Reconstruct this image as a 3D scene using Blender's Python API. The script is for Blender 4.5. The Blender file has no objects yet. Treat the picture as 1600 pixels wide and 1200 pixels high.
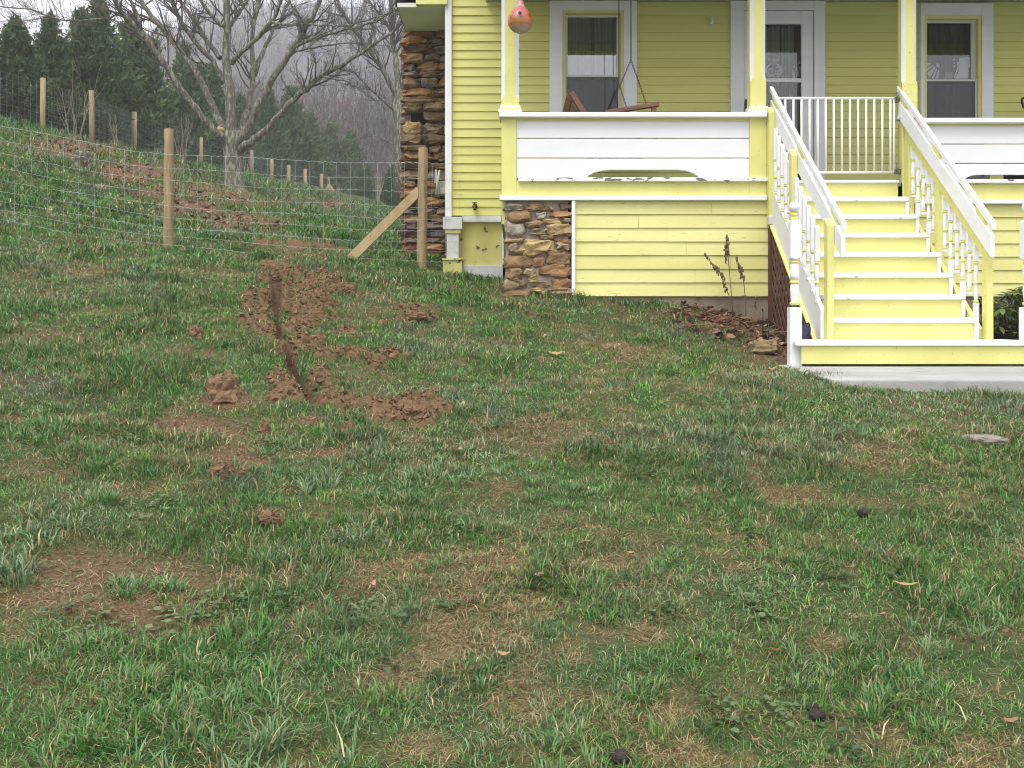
import bpy, math, random
import numpy as np
from mathutils import Vector, noise as mnoise
R = math.radians
rnd = random.Random(7)
rng = np.random.default_rng(11)
SC = bpy.context.scene
COL = SC.collection

# ---------------------------------------------------------------- camera
F = 1618.0            # focal length in pixels of a 1600 px wide frame
EYE = 1.55            # eye height above the ground under the camera
HOR = 501.0           # row of the horizon in the 1600x1200 frame
HAZE_D = 0.0013
cam_d = bpy.data.cameras.new("camera")
cam = bpy.data.objects.new("camera", cam_d)
COL.objects.link(cam)
cam_d.sensor_fit = 'HORIZONTAL'
cam_d.sensor_width = 36.0
cam_d.lens = 36.0 * F / 1600.0
cam_d.shift_y = -(600.0 - HOR) / 1600.0
cam_d.clip_start = 0.05
cam_d.clip_end = 3000.0
cam.location = (0, 0, EYE)
cam.rotation_euler = (R(90), 0, 0)
SC.camera = cam

# ---------------------------------------------------------------- world, sun, exposure
W = bpy.data.worlds.new("World")
SC.world = W
W.use_nodes = True
wn, wl = W.node_tree.nodes, W.node_tree.links
wn.clear()
sky = wn.new('ShaderNodeTexSky')
sky.sky_type = 'NISHITA'
sky.sun_disc = False
SUN_EL, SUN_AZ = R(64), R(205)
sky.sun_elevation = SUN_EL
sky.sun_rotation = SUN_AZ
sky.air_density = 1.0
sky.dust_density = 4.0
sky.ozone_density = 1.0
hs = wn.new('ShaderNodeHueSaturation')
hs.inputs['Saturation'].default_value = 0.22      # overcast: a nearly colourless sky
bg = wn.new('ShaderNodeBackground')
bg.inputs['Strength'].default_value = 0.12
wo = wn.new('ShaderNodeOutputWorld')
wl.new(sky.outputs[0], hs.inputs['Color'])
cl = wn.new('ShaderNodeMix'); cl.data_type = 'RGBA'                # an even layer of cloud over that sky
cl.inputs[0].default_value = 0.62
wtc = wn.new('ShaderNodeTexCoord'); wsx = wn.new('ShaderNodeSeparateXYZ'); wmr = wn.new('ShaderNodeMapRange')
wmr.inputs[1].default_value = 0.0; wmr.inputs[2].default_value = 1.0      # cloud twice as bright overhead as low down
wcr = wn.new('ShaderNodeMix'); wcr.data_type = 'RGBA'
wcr.inputs[6].default_value = (6.6, 6.75, 7.3, 1); wcr.inputs[7].default_value = (13.5, 13.5, 13.8, 1)
wl.new(wtc.outputs['Generated'], wsx.inputs[0]); wl.new(wsx.outputs['Z'], wmr.inputs[0]); wl.new(wmr.outputs[0], wcr.inputs[0])
wl.new(wcr.outputs[2], cl.inputs[7])
wl.new(hs.outputs[0], cl.inputs[6])
wl.new(cl.outputs[2], bg.inputs['Color'])
wl.new(bg.outputs[0], wo.inputs['Surface'])

sun_d = bpy.data.lights.new("sun", 'SUN')
sun_d.energy = 1.4
sun_d.angle = R(35)
sun_d.color = (1.0, 0.97, 0.93)
sun = bpy.data.objects.new("sun", sun_d)
COL.objects.link(sun)
# the light comes from behind the camera, high and slightly from the left
sd = Vector((math.sin(SUN_AZ) * math.cos(SUN_EL), math.cos(SUN_AZ) * math.cos(SUN_EL), math.sin(SUN_EL)))
sun.rotation_euler = (-sd).to_track_quat('-Z', 'Y').to_euler()
sun.location = (0, -10, 40)

SC.view_settings.view_transform = 'Standard'
SC.view_settings.look = 'None'
SC.view_settings.exposure = 0.82
SC.view_settings.gamma = 1.0
SC.render.engine = 'CYCLES'
SC.cycles.max_bounces = 8
SC.cycles.diffuse_bounces = 4
SC.cycles.volume_bounces = 2
SC.cycles.transparent_max_bounces = 16
SC.cycles.use_denoising = True
SC.cycles.denoising_input_passes = 'RGB_ALBEDO_NORMAL'
SC.cycles.denoising_prefilter = 'ACCURATE'
SC.cycles.filter_width = 1.0

# ---------------------------------------------------------------- measuring
def gx(px, Y): return (px - 800.0) / F * Y
def gz(py, Y): return EYE + (HOR - py) / F * Y
def at(px, py, Y): return Vector((gx(px, Y), Y, gz(py, Y)))

# ---------------------------------------------------------------- noise (numpy value noise)
_tab = np.random.default_rng(5).random((256, 256))
def vnoise(x, y, s=1.0, ox=0.0):
    x = np.asarray(x, float) * s + 37.1 + ox
    y = np.asarray(y, float) * s + 11.7 + ox * 1.7
    xi = np.floor(x).astype(int); yi = np.floor(y).astype(int)
    fx = x - xi; fy = y - yi
    fx = fx * fx * (3 - 2 * fx); fy = fy * fy * (3 - 2 * fy)
    a = _tab[xi & 255, yi & 255]; b = _tab[(xi + 1) & 255, yi & 255]
    c = _tab[xi & 255, (yi + 1) & 255]; d = _tab[(xi + 1) & 255, (yi + 1) & 255]
    return (a * (1 - fx) + b * fx) * (1 - fy) + (c * (1 - fx) + d * fx) * fy
def fnoise(x, y, s=1.0, o=4, ox=0.0):
    t = 0; a = 1.0; n = 0
    for k in range(o):
        t = t + a * vnoise(x, y, s * 2 ** k, ox + 13.3 * k); n += a; a *= 0.5
    return t / n

# ---------------------------------------------------------------- terrain height
CP = [(0,0,0),(-4,0,.05),(4,0,-.05),(0,-8,-1.3),(-8,-8,-1.1),(8,-8,-1.4),
 (0,5,.85),(3,5,.78),(-3,5.5,1.12),(-2,8,1.55),(-4,8,1.75),(-3.5,3,.58),(-6,5,1.15),(3,4,.62),(6,5,.75),
 (3.3,6.75,1.075),(2.1,6.6,1.11),(4.1,7.9,1.16),(2.0,8.1,1.19),(2.25,7.1,1.135),(2.05,7.6,1.175),(2.65,6.72,1.085),(6,6.5,1.0),(8,8,1.15),
 (2.45,10.1,1.54),(1.9,10.1,1.65),(.6,10.1,1.785),(0,10.05,1.80),(-.1,11,1.95),(-.3,12,2.07),(-.8,11.9,2.10),
 (-1.04,11.8,2.17),(-1.9,11.7,2.24),(-3.82,11.5,2.35),(-5.44,11,2.55),(-8,10.5,3.0),(-7,8,2.2),
 (-1.2,13,2.37),(-3.0,17,3.10),(-6.9,14,3.32),(-6.9,16,3.65),(4.5,9.6,1.45),(5.5,10.1,1.45),(3.2,9.6,1.4),
 (-7.53,28,4.98),(-8.9,38,6.62),(-7.05,38,6.2),(-4.67,36,5.40),(-3.5,36,4.95),
 (-11.3,25,6.08),(-11,27,6.20),(-12,33,6.95),(-12.6,42,7.7),(-12.9,50,8.5),(-12.8,55,8.80),
 (-11.4,23,6.02),(-16,21,6.4),(-25,30,6.9),(-22,45,7.5),(-14,70,7.6),(0,60,5.2),(20,50,3.5),(0,85,6.5),(30,85,5),(-40,80,8),
 (3,15,2.1),(3,20,2.5),(8,12,1.6),(8,20,2.2),(-20,8,4.5),(-20,-5,2.0),(20,0,-.6),(20,20,1.5),(-40,30,7.2),(-60,60,8),(40,40,2.5),(-40,-20,0),(40,-20,-4),(0,-25,-4)]
CP = np.array(CP, float)
def _phi(r2): return 0.5 * r2 * np.log(r2 + 1e-9)
def _tps():
    n = len(CP); P = np.c_[np.ones(n), CP[:, :2]]
    d2 = ((CP[:, None, :2] - CP[None, :, :2]) ** 2).sum(-1)
    K = _phi(d2) + np.eye(n) * 0.02
    A = np.block([[K, P], [P.T, np.zeros((3, 3))]])
    return np.linalg.solve(A, np.r_[CP[:, 2], 0, 0, 0])
_w = _tps()
def base_h(x, y):
    x = np.asarray(x, float).ravel(); y = np.asarray(y, float).ravel()
    out = np.empty(len(x))
    for i in range(0, len(x), 20000):
        xs, ys = x[i:i+20000], y[i:i+20000]
        d2 = (xs[:, None] - CP[None, :, 0]) ** 2 + (ys[:, None] - CP[None, :, 1]) ** 2
        out[i:i+20000] = _phi(d2) @ _w[:-3] + _w[-3] + _w[-2] * xs + _w[-1] * ys
    return out

def proj(x, y, z):
    yy = np.maximum(y, 0.3)
    return 800 + x / yy * F, HOR - (z - EYE) / yy * F

# bare soil: ellipses measured on the lawn (col, row, half width, half height)
DIRT = [(481,447,50,22),(519,455,38,10),(462,477,42,20),(492,485,34,14),(402,477,28,20),(399,504,27,12),(425,515,22,14),
 (470,511,28,12),(537,519,26,6),(474,545,32,14),(511,552,30,8),(556,556,32,11),(597,560,36,11),(590,575,16,8),(447,590,22,10),
 (462,612,38,15),(455,624,32,10),(496,605,26,22),(519,627,34,11),(575,635,44,9),(612,642,44,13),(650,642,40,20),(665,664,22,9),
 (648,493,28,10),(421,438,20,9),(440,460,24,30),(480,383,85,6),(440,420,30,12),(535,560,60,5)]
SEMI = [(190,905,180,46,.75),(60,520,80,14,.5),(130,655,110,12,.45),(294,661,60,13,1.2),(357,669,30,14,1.2),(256,691,32,8,1.1),(361,706,46,12,1.2),(395,717,30,10,1.1),(485,657,28,8,1.1),(504,706,44,8,1.0),(537,669,22,8,1.0),(20,655,36,7,1.2),(350,625,46,10,1.1),(415,812,26,7,.9),
 (120,880,120,36,.85),(170,940,120,30,.9),(60,930,70,26,.8),(280,960,130,26,.7),(60,735,60,16,.4),(30,530,50,8,.5),(300,870,60,16,.35),(560,490,60,14,.35),
 (330,690,120,24,.5),(1010,560,60,8,.35),(560,600,70,14,.3),(230,640,60,10,.3),(1150,590,60,8,.3),(1150,503,85,17,1.2),(1205,540,45,28,1.2),(1060,492,40,6,.8)]
DRY = [(690,1010,70,52),(640,1040,60,30),(930,600,70,14),(1400,720,95,22),(1230,770,60,15),(1530,780,70,15),(650,1165,70,24),(880,1030,40,16),
 (790,890,50,22),(600,905,70,22),(330,985,70,18),(1530,1070,75,26),(1300,1010,36,15),(1240,660,50,10),(1010,990,40,18),(800,1080,60,25),(60,560,60,10),(90,430,120,12),
 (780,980,70,30),(1000,880,50,14),(1180,640,60,10),(1350,860,70,14),(450,900,60,20),(200,760,60,12),(720,560,60,8),(480,390,120,14),(860,690,60,10),(1080,1170,60,20),(170,480,60,10),(320,430,90,8),(960,540,60,8)]
DAMP = [(60,600,60,22,.6),(20,580,34,22,.6),(110,625,40,16,.5)]
TRENCH = [(437,425),(433,450),(430,480),(432,505),(444,540),(455,570),(470,597),(482,615),(494,634)]

def _ell(px, py, lst):
    m = np.zeros_like(px)
    for e in lst:
        d = ((px - e[0]) / e[2]) ** 2 + ((py - e[1]) / e[3]) ** 2
        m = np.maximum(m, (e[4] if len(e) > 4 else 1.0) * np.exp(-np.maximum(d - 0.35, 0) * 1.1))
    return m
def ray_base(px, py):
    lo = None
    ys = np.linspace(1.2, 60, 2400)
    z = gz(py, ys); h = base_h(gx(px, ys), ys)
    k = np.argmax(h >= z)
    return gx(px, ys[k]), ys[k]
TR = np.array([ray_base(*p) for p in TRENCH])
def trench_d(x, y):
    d = np.full(len(x), 9.0); s = np.zeros(len(x))
    for i in range(len(TR) - 1):
        a, b = TR[i], TR[i + 1]; ab = b - a
        t = np.clip(((x - a[0]) * ab[0] + (y - a[1]) * ab[1]) / (ab @ ab), 0, 1)
        dd = np.hypot(x - a[0] - t * ab[0], y - a[1] - t * ab[1])
        u = dd < d; d[u] = dd[u]; s[u] = ((i + t) / (len(TR) - 1))[u]
    return d, s

def masks(x, y, h0):
    px, py = proj(x, y, h0)
    near = (y > 1.5) & (y < 13)
    n = fnoise(x, y, 6.0, 4)
    n2 = fnoise(x, y, 1.3, 3, 50) - .12 * np.clip((y - 11) / 3, 0, 1)
    soil = _ell(px, py, DIRT) * near
    n6 = fnoise(x, y, 19.0, 3, 170)
    soil = np.clip((soil + (n - .5) * 1.2 + (n6 - .5) * 1.3 - 0.46) * 3.5, 0, 1) * np.clip((soil - .05) * 12, 0, 1)
    semi = np.clip(_ell(px, py, SEMI) * near + (n - .5) * .5, 0, 1)
    bare = np.clip((fnoise(x, y, 3.1, 4, 90) - .66) * 5, 0, 1)
    n4 = fnoise(x, y, 14.0, 3, 70)
    dry = np.clip(_ell(px, py, DRY) * near * .75 + (n2 - .5) * 1.5 + (n - .5) * 1.6 + (n4 - .5) * 1.5 - 0.17, 0, 1)
    damp = _ell(px, py, DAMP) * near
    return soil, np.maximum(semi, bare * .6), dry, damp

def height(x, y, full=False):
    x = np.asarray(x, float).ravel(); y = np.asarray(y, float).ravel()
    h0 = base_h(x, y)
    soil, semi, dry, damp = masks(x, y, h0)
    lump = (fnoise(x, y, 2.2, 3, 20) - .5) * .07 + (fnoise(x, y, 9, 2, 31) - .5) * .025
    far = np.clip((y - 13) / 10, 0, 1)
    lump = lump * (1 + 1.5 * far) + far * (fnoise(x, y, .5, 3, 77) - .5) * .35
    flat = np.clip((np.abs(x - 3.4) - 1.9) * 2, 0, 1) + np.clip((np.abs(y - 7.8) - 1.3) * 2, 0, 1) + 0 * y
    lump = lump * np.clip(flat, .3, 1)
    d, s = trench_d(x, y)
    d = np.abs(d + (fnoise(x, y, 13, 3, 44) - .5) * .045 + (fnoise(x, y, 4, 2, 45) - .5) * .05)
    wid = .034 + .016 * np.sin(s * 9) + .05 * (fnoise(x, y, 9, 3, 61) - .35)
    wid = np.clip(wid, .020, .05)
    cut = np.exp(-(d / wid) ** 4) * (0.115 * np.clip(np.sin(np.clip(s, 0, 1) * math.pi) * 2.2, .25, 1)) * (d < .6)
    up = soil * (0.008 + .13 * np.clip(fnoise(x, y, 5, 4, 8) - .44, 0, 1) + .07 * np.abs(fnoise(x, y, 11, 2, 3) - .5) + .06 * np.abs(fnoise(x, y, 26, 2, 7) - .5))
    h = h0 + lump + up - cut - semi * .006
    if full: return h, soil, semi, dry, damp, cut
    return h
def H(x, y): return float(height([x], [y])[0])
def ground_at(px, py, far=60.0):
    ys = np.linspace(1.2, far, 5000)
    h = height(gx(px, ys), ys)
    k = int(np.argmax(h >= gz(py, ys)))
    return Vector((gx(px, ys[k]), ys[k], float(h[k])))

# ---------------------------------------------------------------- mesh building
ORG = {}
def link(o, parent=None, loc=(0, 0, 0)):
    COL.objects.link(o)
    if parent is not None: o.parent = parent
    return o
def mesh_np(name, V, T, mats, col=None, parent=None, mi=None, smooth=False, attrs=None):
    V = np.asarray(V, np.float32); T = np.asarray(T, np.int32)
    if parent is not None and parent.name in ORG: V = V - np.array(ORG[parent.name], np.float32)
    m = bpy.data.meshes.new(name)
    nf, k = T.shape
    m.vertices.add(len(V)); m.vertices.foreach_set('co', V.ravel())
    m.loops.add(nf * k); m.loops.foreach_set('vertex_index', T.ravel())
    m.polygons.add(nf); m.polygons.foreach_set('loop_start', np.arange(0, nf * k, k, dtype=np.int32))
    if mi is not None: m.polygons.foreach_set('material_index', np.asarray(mi, np.int32))
    m.polygons.foreach_set('use_smooth', np.full(nf, smooth))
    for t in (mats if isinstance(mats, (list, tuple)) else [mats]): m.materials.append(t)
    if col is not None:
        a = m.color_attributes.new('Col', 'FLOAT_COLOR', 'POINT')
        c = np.ones((len(V), 4), np.float32); c[:, :3] = col
        a.data.foreach_set('color', c.ravel())
    for n_, v_ in (attrs or {}).items():
        a = m.attributes.new(n_, 'FLOAT', 'POINT'); a.data.foreach_set('value', np.asarray(v_, np.float32))
    m.update(calc_edges=True)
    o = bpy.data.objects.new(name, m)
    return link(o, parent)

class MB:
    """collects shapes, builds ONE mesh object"""
    def __init__(s): s.v = []; s.f = []; s.m = []; s.c = []; s.sm = []; s.mi = 0; s.col = (1, 1, 1); s.smooth = False
    def add(s, vs, fs):
        b = len(s.v)
        s.v += [tuple(p) for p in vs]; s.c += [s.col] * len(vs)
        for f in fs: s.f.append([b + i for i in f]); s.m.append(s.mi); s.sm.append(s.smooth)
        return s
    def box(s, x0, x1, y0, y1, z0, z1):
        vs = [(x, y, z) for z in (z0, z1) for y in (y0, y1) for x in (x0, x1)]
        return s.add(vs, [(0,2,3,1),(4,5,7,6),(0,1,5,4),(2,6,7,3),(0,4,6,2),(1,3,7,5)])
    def prism(s, poly, ax, a, b):
        """polygon (2-D) extruded along axis ax from a to b; 2-D coords are the remaining axes in order"""
        def p(u, v, w): return {'x': (w, u, v), 'y': (u, w, v), 'z': (u, v, w)}[ax]
        n = len(poly)
        vs = [p(u, v, a) for u, v in poly] + [p(u, v, b) for u, v in poly]
        fs = [tuple(range(n)), tuple(range(2 * n - 1, n - 1, -1))] + [(i, i + n, (i + 1) % n + n, (i + 1) % n) for i in range(n)]
        return s.add(vs, fs)
    def tube(s, pts, rad, n=6, cap=True):
        pts = [Vector(p) for p in pts]
        if not isinstance(rad, (list, tuple)): rad = [rad] * len(pts)
        vs = []; fs = []; up = None
        for i, p in enumerate(pts):
            t = (pts[min(i + 1, len(pts) - 1)] - pts[max(i - 1, 0)])
            t = t.normalized() if t.length > 1e-9 else Vector((0, 0, 1))
            if up is None: up = Vector((0, 0, 1)) if abs(t.z) < .9 else Vector((1, 0, 0))
            u = t.cross(up); u = u.normalized() if u.length > 1e-6 else t.orthogonal().normalized()
            w = u.cross(t).normalized(); up = w
            for k in range(n):
                a = 2 * math.pi * k / n
                vs.append(p + (u * math.cos(a) + w * math.sin(a)) * rad[i])
        for i in range(len(pts) - 1):
            for k in range(n):
                k2 = (k + 1) % n
                fs.append((i * n + k, i * n + k2, (i + 1) * n + k2, (i + 1) * n + k))
        if cap:
            fs.append(tuple(range(n - 1, -1, -1))); b = (len(pts) - 1) * n; fs.append(tuple(range(b, b + n)))
        o = s.smooth; s.smooth = True; s.add(vs, fs); s.smooth = o
        return s
    def lathe(s, prof, cx, cy, n=16, mi=None):
        """prof: (radius, z) bottom to top"""
        vs = []; fs = []; m = len(prof)
        for r, z in prof:
            for k in range(n):
                a = 2 * math.pi * k / n; vs.append((cx + r * math.cos(a), cy + r * math.sin(a), z))
        for i in range(m - 1):
            for k in range(n):
                k2 = (k + 1) % n; fs.append((i * n + k, i * n + k2, (i + 1) * n + k2, (i + 1) * n + k))
        fs.append(tuple(range(n - 1, -1, -1))); fs.append(tuple(range((m - 1) * n, m * n)))
        o = s.smooth; s.smooth = True; s.add(vs, fs); s.smooth = o
        return s
    def blob(s, c, rx, ry, rz, seed=0, amp=.25, nu=12, nv=8, p=1.0, fr=2.0, chip=0.0, rough=0.0):
        """rough lump: super-ellipsoid pushed about by noise (p<1: boxier)"""
        vs = []; fs = []
        o = Vector((seed * 7.13, seed * 3.7, seed * 1.9))
        def sp(a): return math.copysign(abs(a) ** p, a)
        for j in range(nv + 1):
            th = math.pi * j / nv - math.pi / 2
            for i in range(nu):
                ph = 2 * math.pi * i / nu
                d = Vector((sp(math.cos(th)) * sp(math.cos(ph)), sp(math.cos(th)) * sp(math.sin(ph)), sp(math.sin(th))))
                q = 1 + amp * mnoise.noise(d * fr + o) + amp * .5 * mnoise.noise(d * fr * 2.7 + o) + chip * abs(mnoise.noise(d * 6 + o)) + (rough * (abs(mnoise.noise(d * 9 + o)) + .7 * mnoise.noise(d * 19 + o)) if rough else 0)
                vs.append((c[0] + d.x * rx * q, c[1] + d.y * ry * q, c[2] + d.z * rz * q))
        for j in range(nv):
            for i in range(nu):
                i2 = (i + 1) % nu
                fs.append((j * nu + i, j * nu + i2, (j + 1) * nu + i2, (j + 1) * nu + i))
        return s.add(vs, fs)
    def build(s, name, mats, parent=None, bevel=0, seg=2):
        m = bpy.data.meshes.new(name)
        o3 = ORG.get(parent.name, (0, 0, 0)) if parent is not None else (0, 0, 0)
        m.from_pydata([(p[0] - o3[0], p[1] - o3[1], p[2] - o3[2]) for p in s.v], [], s.f)
        for t in (mats if isinstance(mats, (list, tuple)) else [mats]): m.materials.append(t)
        m.polygons.foreach_set('material_index', s.m)
        m.polygons.foreach_set('use_smooth', s.sm)
        a = m.color_attributes.new('Col', 'FLOAT_COLOR', 'POINT')
        a.data.foreach_set('color', np.c_[np.array(s.c, np.float32).reshape(-1, 3), np.ones(len(s.v), np.float32)].ravel())
        m.update()
        o = bpy.data.objects.new(name, m); link(o, parent)
        if parent is not None: ORG[o.name] = o3
        if bevel:
            b = o.modifiers.new('bevel', 'BEVEL'); b.width = bevel; b.segments = seg; b.limit_method = 'ANGLE'; b.angle_limit = R(40); b.harden_normals = False
        return o
def tag(o, label=None, cat=None, group=None, kind=None):
    if label: o['label'] = label
    if cat: o['category'] = cat
    if group: o['group'] = group
    if kind: o['kind'] = kind
    return o
def thing(name, loc, label, cat, group=None):
    o = bpy.data.objects.new(name, None); o.location = loc; o.empty_display_size = .2
    COL.objects.link(o); ORG[o.name] = tuple(loc)
    return tag(o, label, cat, group)

# ---------------------------------------------------------------- materials
def mat(name, col, col2=None, scale=6.0, rough=.6, bump=0.0, bscale=60.0, detail=5, specks=None, attr=False, stretch=(1, 1, 1),
        ramp=(.38, .66), metal=0.0, spec=.4, col3=None, scale3=30, ramp3=(.62, .7), translucent=0.0, bdist=.01):
    m = bpy.data.materials.new(name); m.use_nodes = True
    n, l = m.node_tree.nodes, m.node_tree.links; n.clear()
    out = n.new('ShaderNodeOutputMaterial'); bs = n.new('ShaderNodeBsdfPrincipled')
    bs.inputs['Roughness'].default_value = rough; bs.inputs['Metallic'].default_value = metal
    bs.inputs['Specular IOR Level'].default_value = spec
    tc = n.new('ShaderNodeTexCoord'); mp = n.new('ShaderNodeMapping'); mp.inputs['Scale'].default_value = stretch
    l.new(tc.outputs['Object'], mp.inputs['Vector'])
    def noise_(sc, det, lo, hi):
        t = n.new('ShaderNodeTexNoise'); t.inputs['Scale'].default_value = sc; t.inputs['Detail'].default_value = det
        l.new(mp.outputs[0], t.inputs['Vector'])
        r = n.new('ShaderNodeMapRange'); r.inputs[1].default_value = lo; r.inputs[2].default_value = hi
        l.new(t.outputs['Fac'], r.inputs[0]); return r.outputs[0], t.outputs['Fac']
    def mix(fac, a, b, mode='MIX'):
        x = n.new('ShaderNodeMix'); x.data_type = 'RGBA'; x.blend_type = mode
        if isinstance(fac, float): x.inputs[0].default_value = fac
        else: l.new(fac, x.inputs[0])
        for i, v in ((6, a), (7, b)):
            if isinstance(v, tuple): x.inputs[i].default_value = (*v, 1)
            else: l.new(v, x.inputs[i])
        return x.outputs[2]
    c = tuple(col)
    if attr:
        at_ = n.new('ShaderNodeAttribute'); at_.attribute_name = 'Col'
        c = mix(1.0, at_.outputs['Color'], tuple(col), 'MULTIPLY')
    if col2 is not None:
        f, _ = noise_(scale, detail, *ramp)
        if attr: c = mix(f, c, mix(1.0, c, tuple(col2), 'MULTIPLY'))
        else: c = mix(f, c, tuple(col2))
    if col3 is not None:
        f, _ = noise_(scale3, 4, *ramp3); c = mix(f, c, tuple(col3))
    if isinstance(c, tuple): bs.inputs['Base Color'].default_value = (*c, 1)
    else: l.new(c, bs.inputs['Base Color'])
    if bump:
        t = n.new('ShaderNodeTexNoise'); t.inputs['Scale'].default_value = bscale; t.inputs['Detail'].default_value = 6
        l.new(mp.outputs[0], t.inputs['Vector'])
        b = n.new('ShaderNodeBump'); b.inputs['Strength'].default_value = bump; b.inputs['Distance'].default_value = bdist
        l.new(t.outputs['Fac'], b.inputs['Height']); l.new(b.outputs[0], bs.inputs['Normal'])
    if translucent:
        tr = n.new('ShaderNodeBsdfTranslucent'); ms = n.new('ShaderNodeMixShader'); ms.inputs[0].default_value = translucent
        if isinstance(c, tuple): tr.inputs['Color'].default_value = (*c, 1)
        else: l.new(c, tr.inputs['Color'])
        l.new(bs.outputs[0], ms.inputs[1]); l.new(tr.outputs[0], ms.inputs[2]); l.new(ms.outputs[0], out.inputs['Surface'])
    else: l.new(bs.outputs[0], out.inputs['Surface'])
    return m
def glass(name, refl=1.0, tint=(.9, .93, .92), rough=0.0, ior=1.9):
    m = bpy.data.materials.new(name); m.use_nodes = True
    n, l = m.node_tree.nodes, m.node_tree.links; n.clear()
    out = n.new('ShaderNodeOutputMaterial'); tr = n.new('ShaderNodeBsdfTransparent'); tr.inputs['Color'].default_value = (*tint, 1)
    gl = n.new('ShaderNodeBsdfGlossy'); gl.inputs['Roughness'].default_value = rough; gl.inputs['Color'].default_value = (refl, refl, refl, 1)
    fr = n.new('ShaderNodeFresnel'); fr.inputs['IOR'].default_value = ior
    ms = n.new('ShaderNodeMixShader'); l.new(fr.outputs[0], ms.inputs[0]); l.new(tr.outputs[0], ms.inputs[1]); l.new(gl.outputs[0], ms.inputs[2])
    l.new(ms.outputs[0], out.inputs['Surface']); return m

M = {}
YEL = (.71, .685, .245)
M['yellow'] = mat('yellow_paint', YEL, (.65, .615, .20), 3.0, .55, .08, 35, col3=(.42, .35, .14), scale3=45, ramp3=(.67, .75))
M['yellow_clap'] = mat('yellow_clapboard_paint', (.66, .645, .215), (.61, .595, .19), 2.0, .6, .12, 40, stretch=(.25, 1, 2.5), col3=(.45, .37, .13), scale3=26, ramp3=(.70, .80))
M['yellow_worn'] = mat('worn_yellow_masonry_paint', (.60, .55, .19), (.50, .45, .15), 5.0, .75, .35, 18, col3=(.13, .10, .06), scale3=9, ramp3=(.615, .63))
M['yellow_skirt'] = mat('yellow_skirting_siding', (.73, .705, .29), (.65, .61, .22), 1.5, .5, .06, 30, stretch=(.25, 1, 2.5), col3=(.36, .29, .13), scale3=34, ramp3=(.66, .76))
M['white'] = mat('white_paint', (.80, .80, .81), (.75, .75, .765), 4.0, .5, .10, 50, stretch=(.3, 1, 2))
M['white_chip'] = mat('chipped_white_paint', (.80, .80, .80), (.74, .74, .74), 4.0, .6, .3, 25, col3=(.16, .15, .14), scale3=14, ramp3=(.60, .63), stretch=(.6, 1, 1.6))
M['white_tread'] = mat('white_tread_paint', (.79, .79, .80), (.74, .74, .74), 5.0, .55, .15, 30, col3=(.36, .33, .28), scale3=26, ramp3=(.66, .74), stretch=(.35, 1, 1))
M['grey_white'] = mat('greyish_white_trim', (.62, .62, .61), (.55, .55, .54), 5.0, .65, .2, 25, col3=(.30, .26, .20), scale3=14, ramp3=(.68, .78))
M['sash'] = mat('white_vinyl_sash', (.62, .63, .60), None, rough=.45)
M['soffit'] = mat('grey_soffit_paint', (.66, .66, .63), (.60, .60, .57), 2, .7)
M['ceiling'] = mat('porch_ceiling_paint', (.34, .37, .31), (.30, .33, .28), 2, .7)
M['roof'] = mat('asphalt_shingle', (.09, .09, .09), (.14, .14, .13), 20, .9, .4, 60)
M['floorboards'] = mat('porch_floor_paint', (.33, .33, .34), (.26, .26, .27), 6, .6)
M['conc'] = mat('foundation_concrete', (.27, .22, .16), (.19, .15, .11), 4, .9, .5, 25, col3=(.12, .09, .06), scale3=5, ramp3=(.58, .75))
M['slab'] = mat('pavement_concrete', (.40, .39, .37), (.31, .30, .285), 2.2, .85, .35, 60, col3=(.24, .22, .20), scale3=9, ramp3=(.60, .78), stretch=(.6, 1, 1))
M['stone'] = mat('field_stone', (1, 1, 1), (.55, .50, .46), 9, .85, .9, 28, attr=True, col3=(.10, .075, .055), scale3=16, ramp3=(.62, .74), bdist=.02)
M['mortar'] = mat('sandy_mortar', (.34, .28, .235), (.25, .20, .17), 14, .95, .7, 60)
M['gap_shade'] = mat('painted_gap_shade', (.016, .012, .010), None, rough=1)  # near-black colour puts shade into the gaps between and behind stones
M['timber'] = mat('weathered_timber', (.37, .275, .155), (.25, .18, .10), 3, .8, .5, 9, stretch=(9, 9, .7), col3=(.16, .11, .06), scale3=2.2, ramp3=(.60, .75))
M['timber_new'] = mat('pale_timber', (.50, .37, .19), (.40, .29, .14), 3, .75, .3, 10, stretch=(3, 3, 1), col3=(.2, .13, .07), scale3=5, ramp3=(.66, .74))
M['timber_grey'] = mat('grey_weathered_timber', (.24, .20, .14), (.17, .14, .10), 3, .85, .4, 9, stretch=(9, 9, .7))
M['wire'] = mat('galvanised_wire', (.46, .48, .47), (.33, .36, .34), 40, .4, metal=.35)
M['wire_dull'] = mat('dull_fence_wire', (.20, .23, .22), None, rough=.5, metal=.3)
M['chain'] = mat('dark_chain', (.05, .045, .045), None, rough=.45, metal=.7)
M['swing'] = mat('stained_swing_wood', (.22, .10, .065), (.15, .07, .045), 4, .6, .3, 14, stretch=(1, 5, 5))
M['gate'] = mat('white_enamel_bar', (.80, .80, .78), None, rough=.35)
M['lattice'] = mat('brown_lattice_stain', (.115, .05, .032), (.085, .037, .024), 8, .75)
M['curtain'] = mat('sheer_curtain', (.36, .385, .28), (.27, .29, .21), 10, .9, stretch=(3, 1, .1))
M['curtain_dark'] = mat('dark_curtain', (.085, .08, .05), (.06, .055, .035), 10, .9, stretch=(3, 1, .1))
M['curtain_grey'] = mat('grey_sheer_curtain', (.26, .27, .28), (.20, .21, .22), 8, .9, stretch=(3, 1, .2))
M['room_shade'] = mat('painted_room_shade', (.05, .05, .04), None, rough=1)
M['glass'] = glass('window_glass')
M['glass_bright'] = glass('bright_reflection_glass', ior=2.9)  # left window only: index raised to brighten its sky reflection
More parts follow.
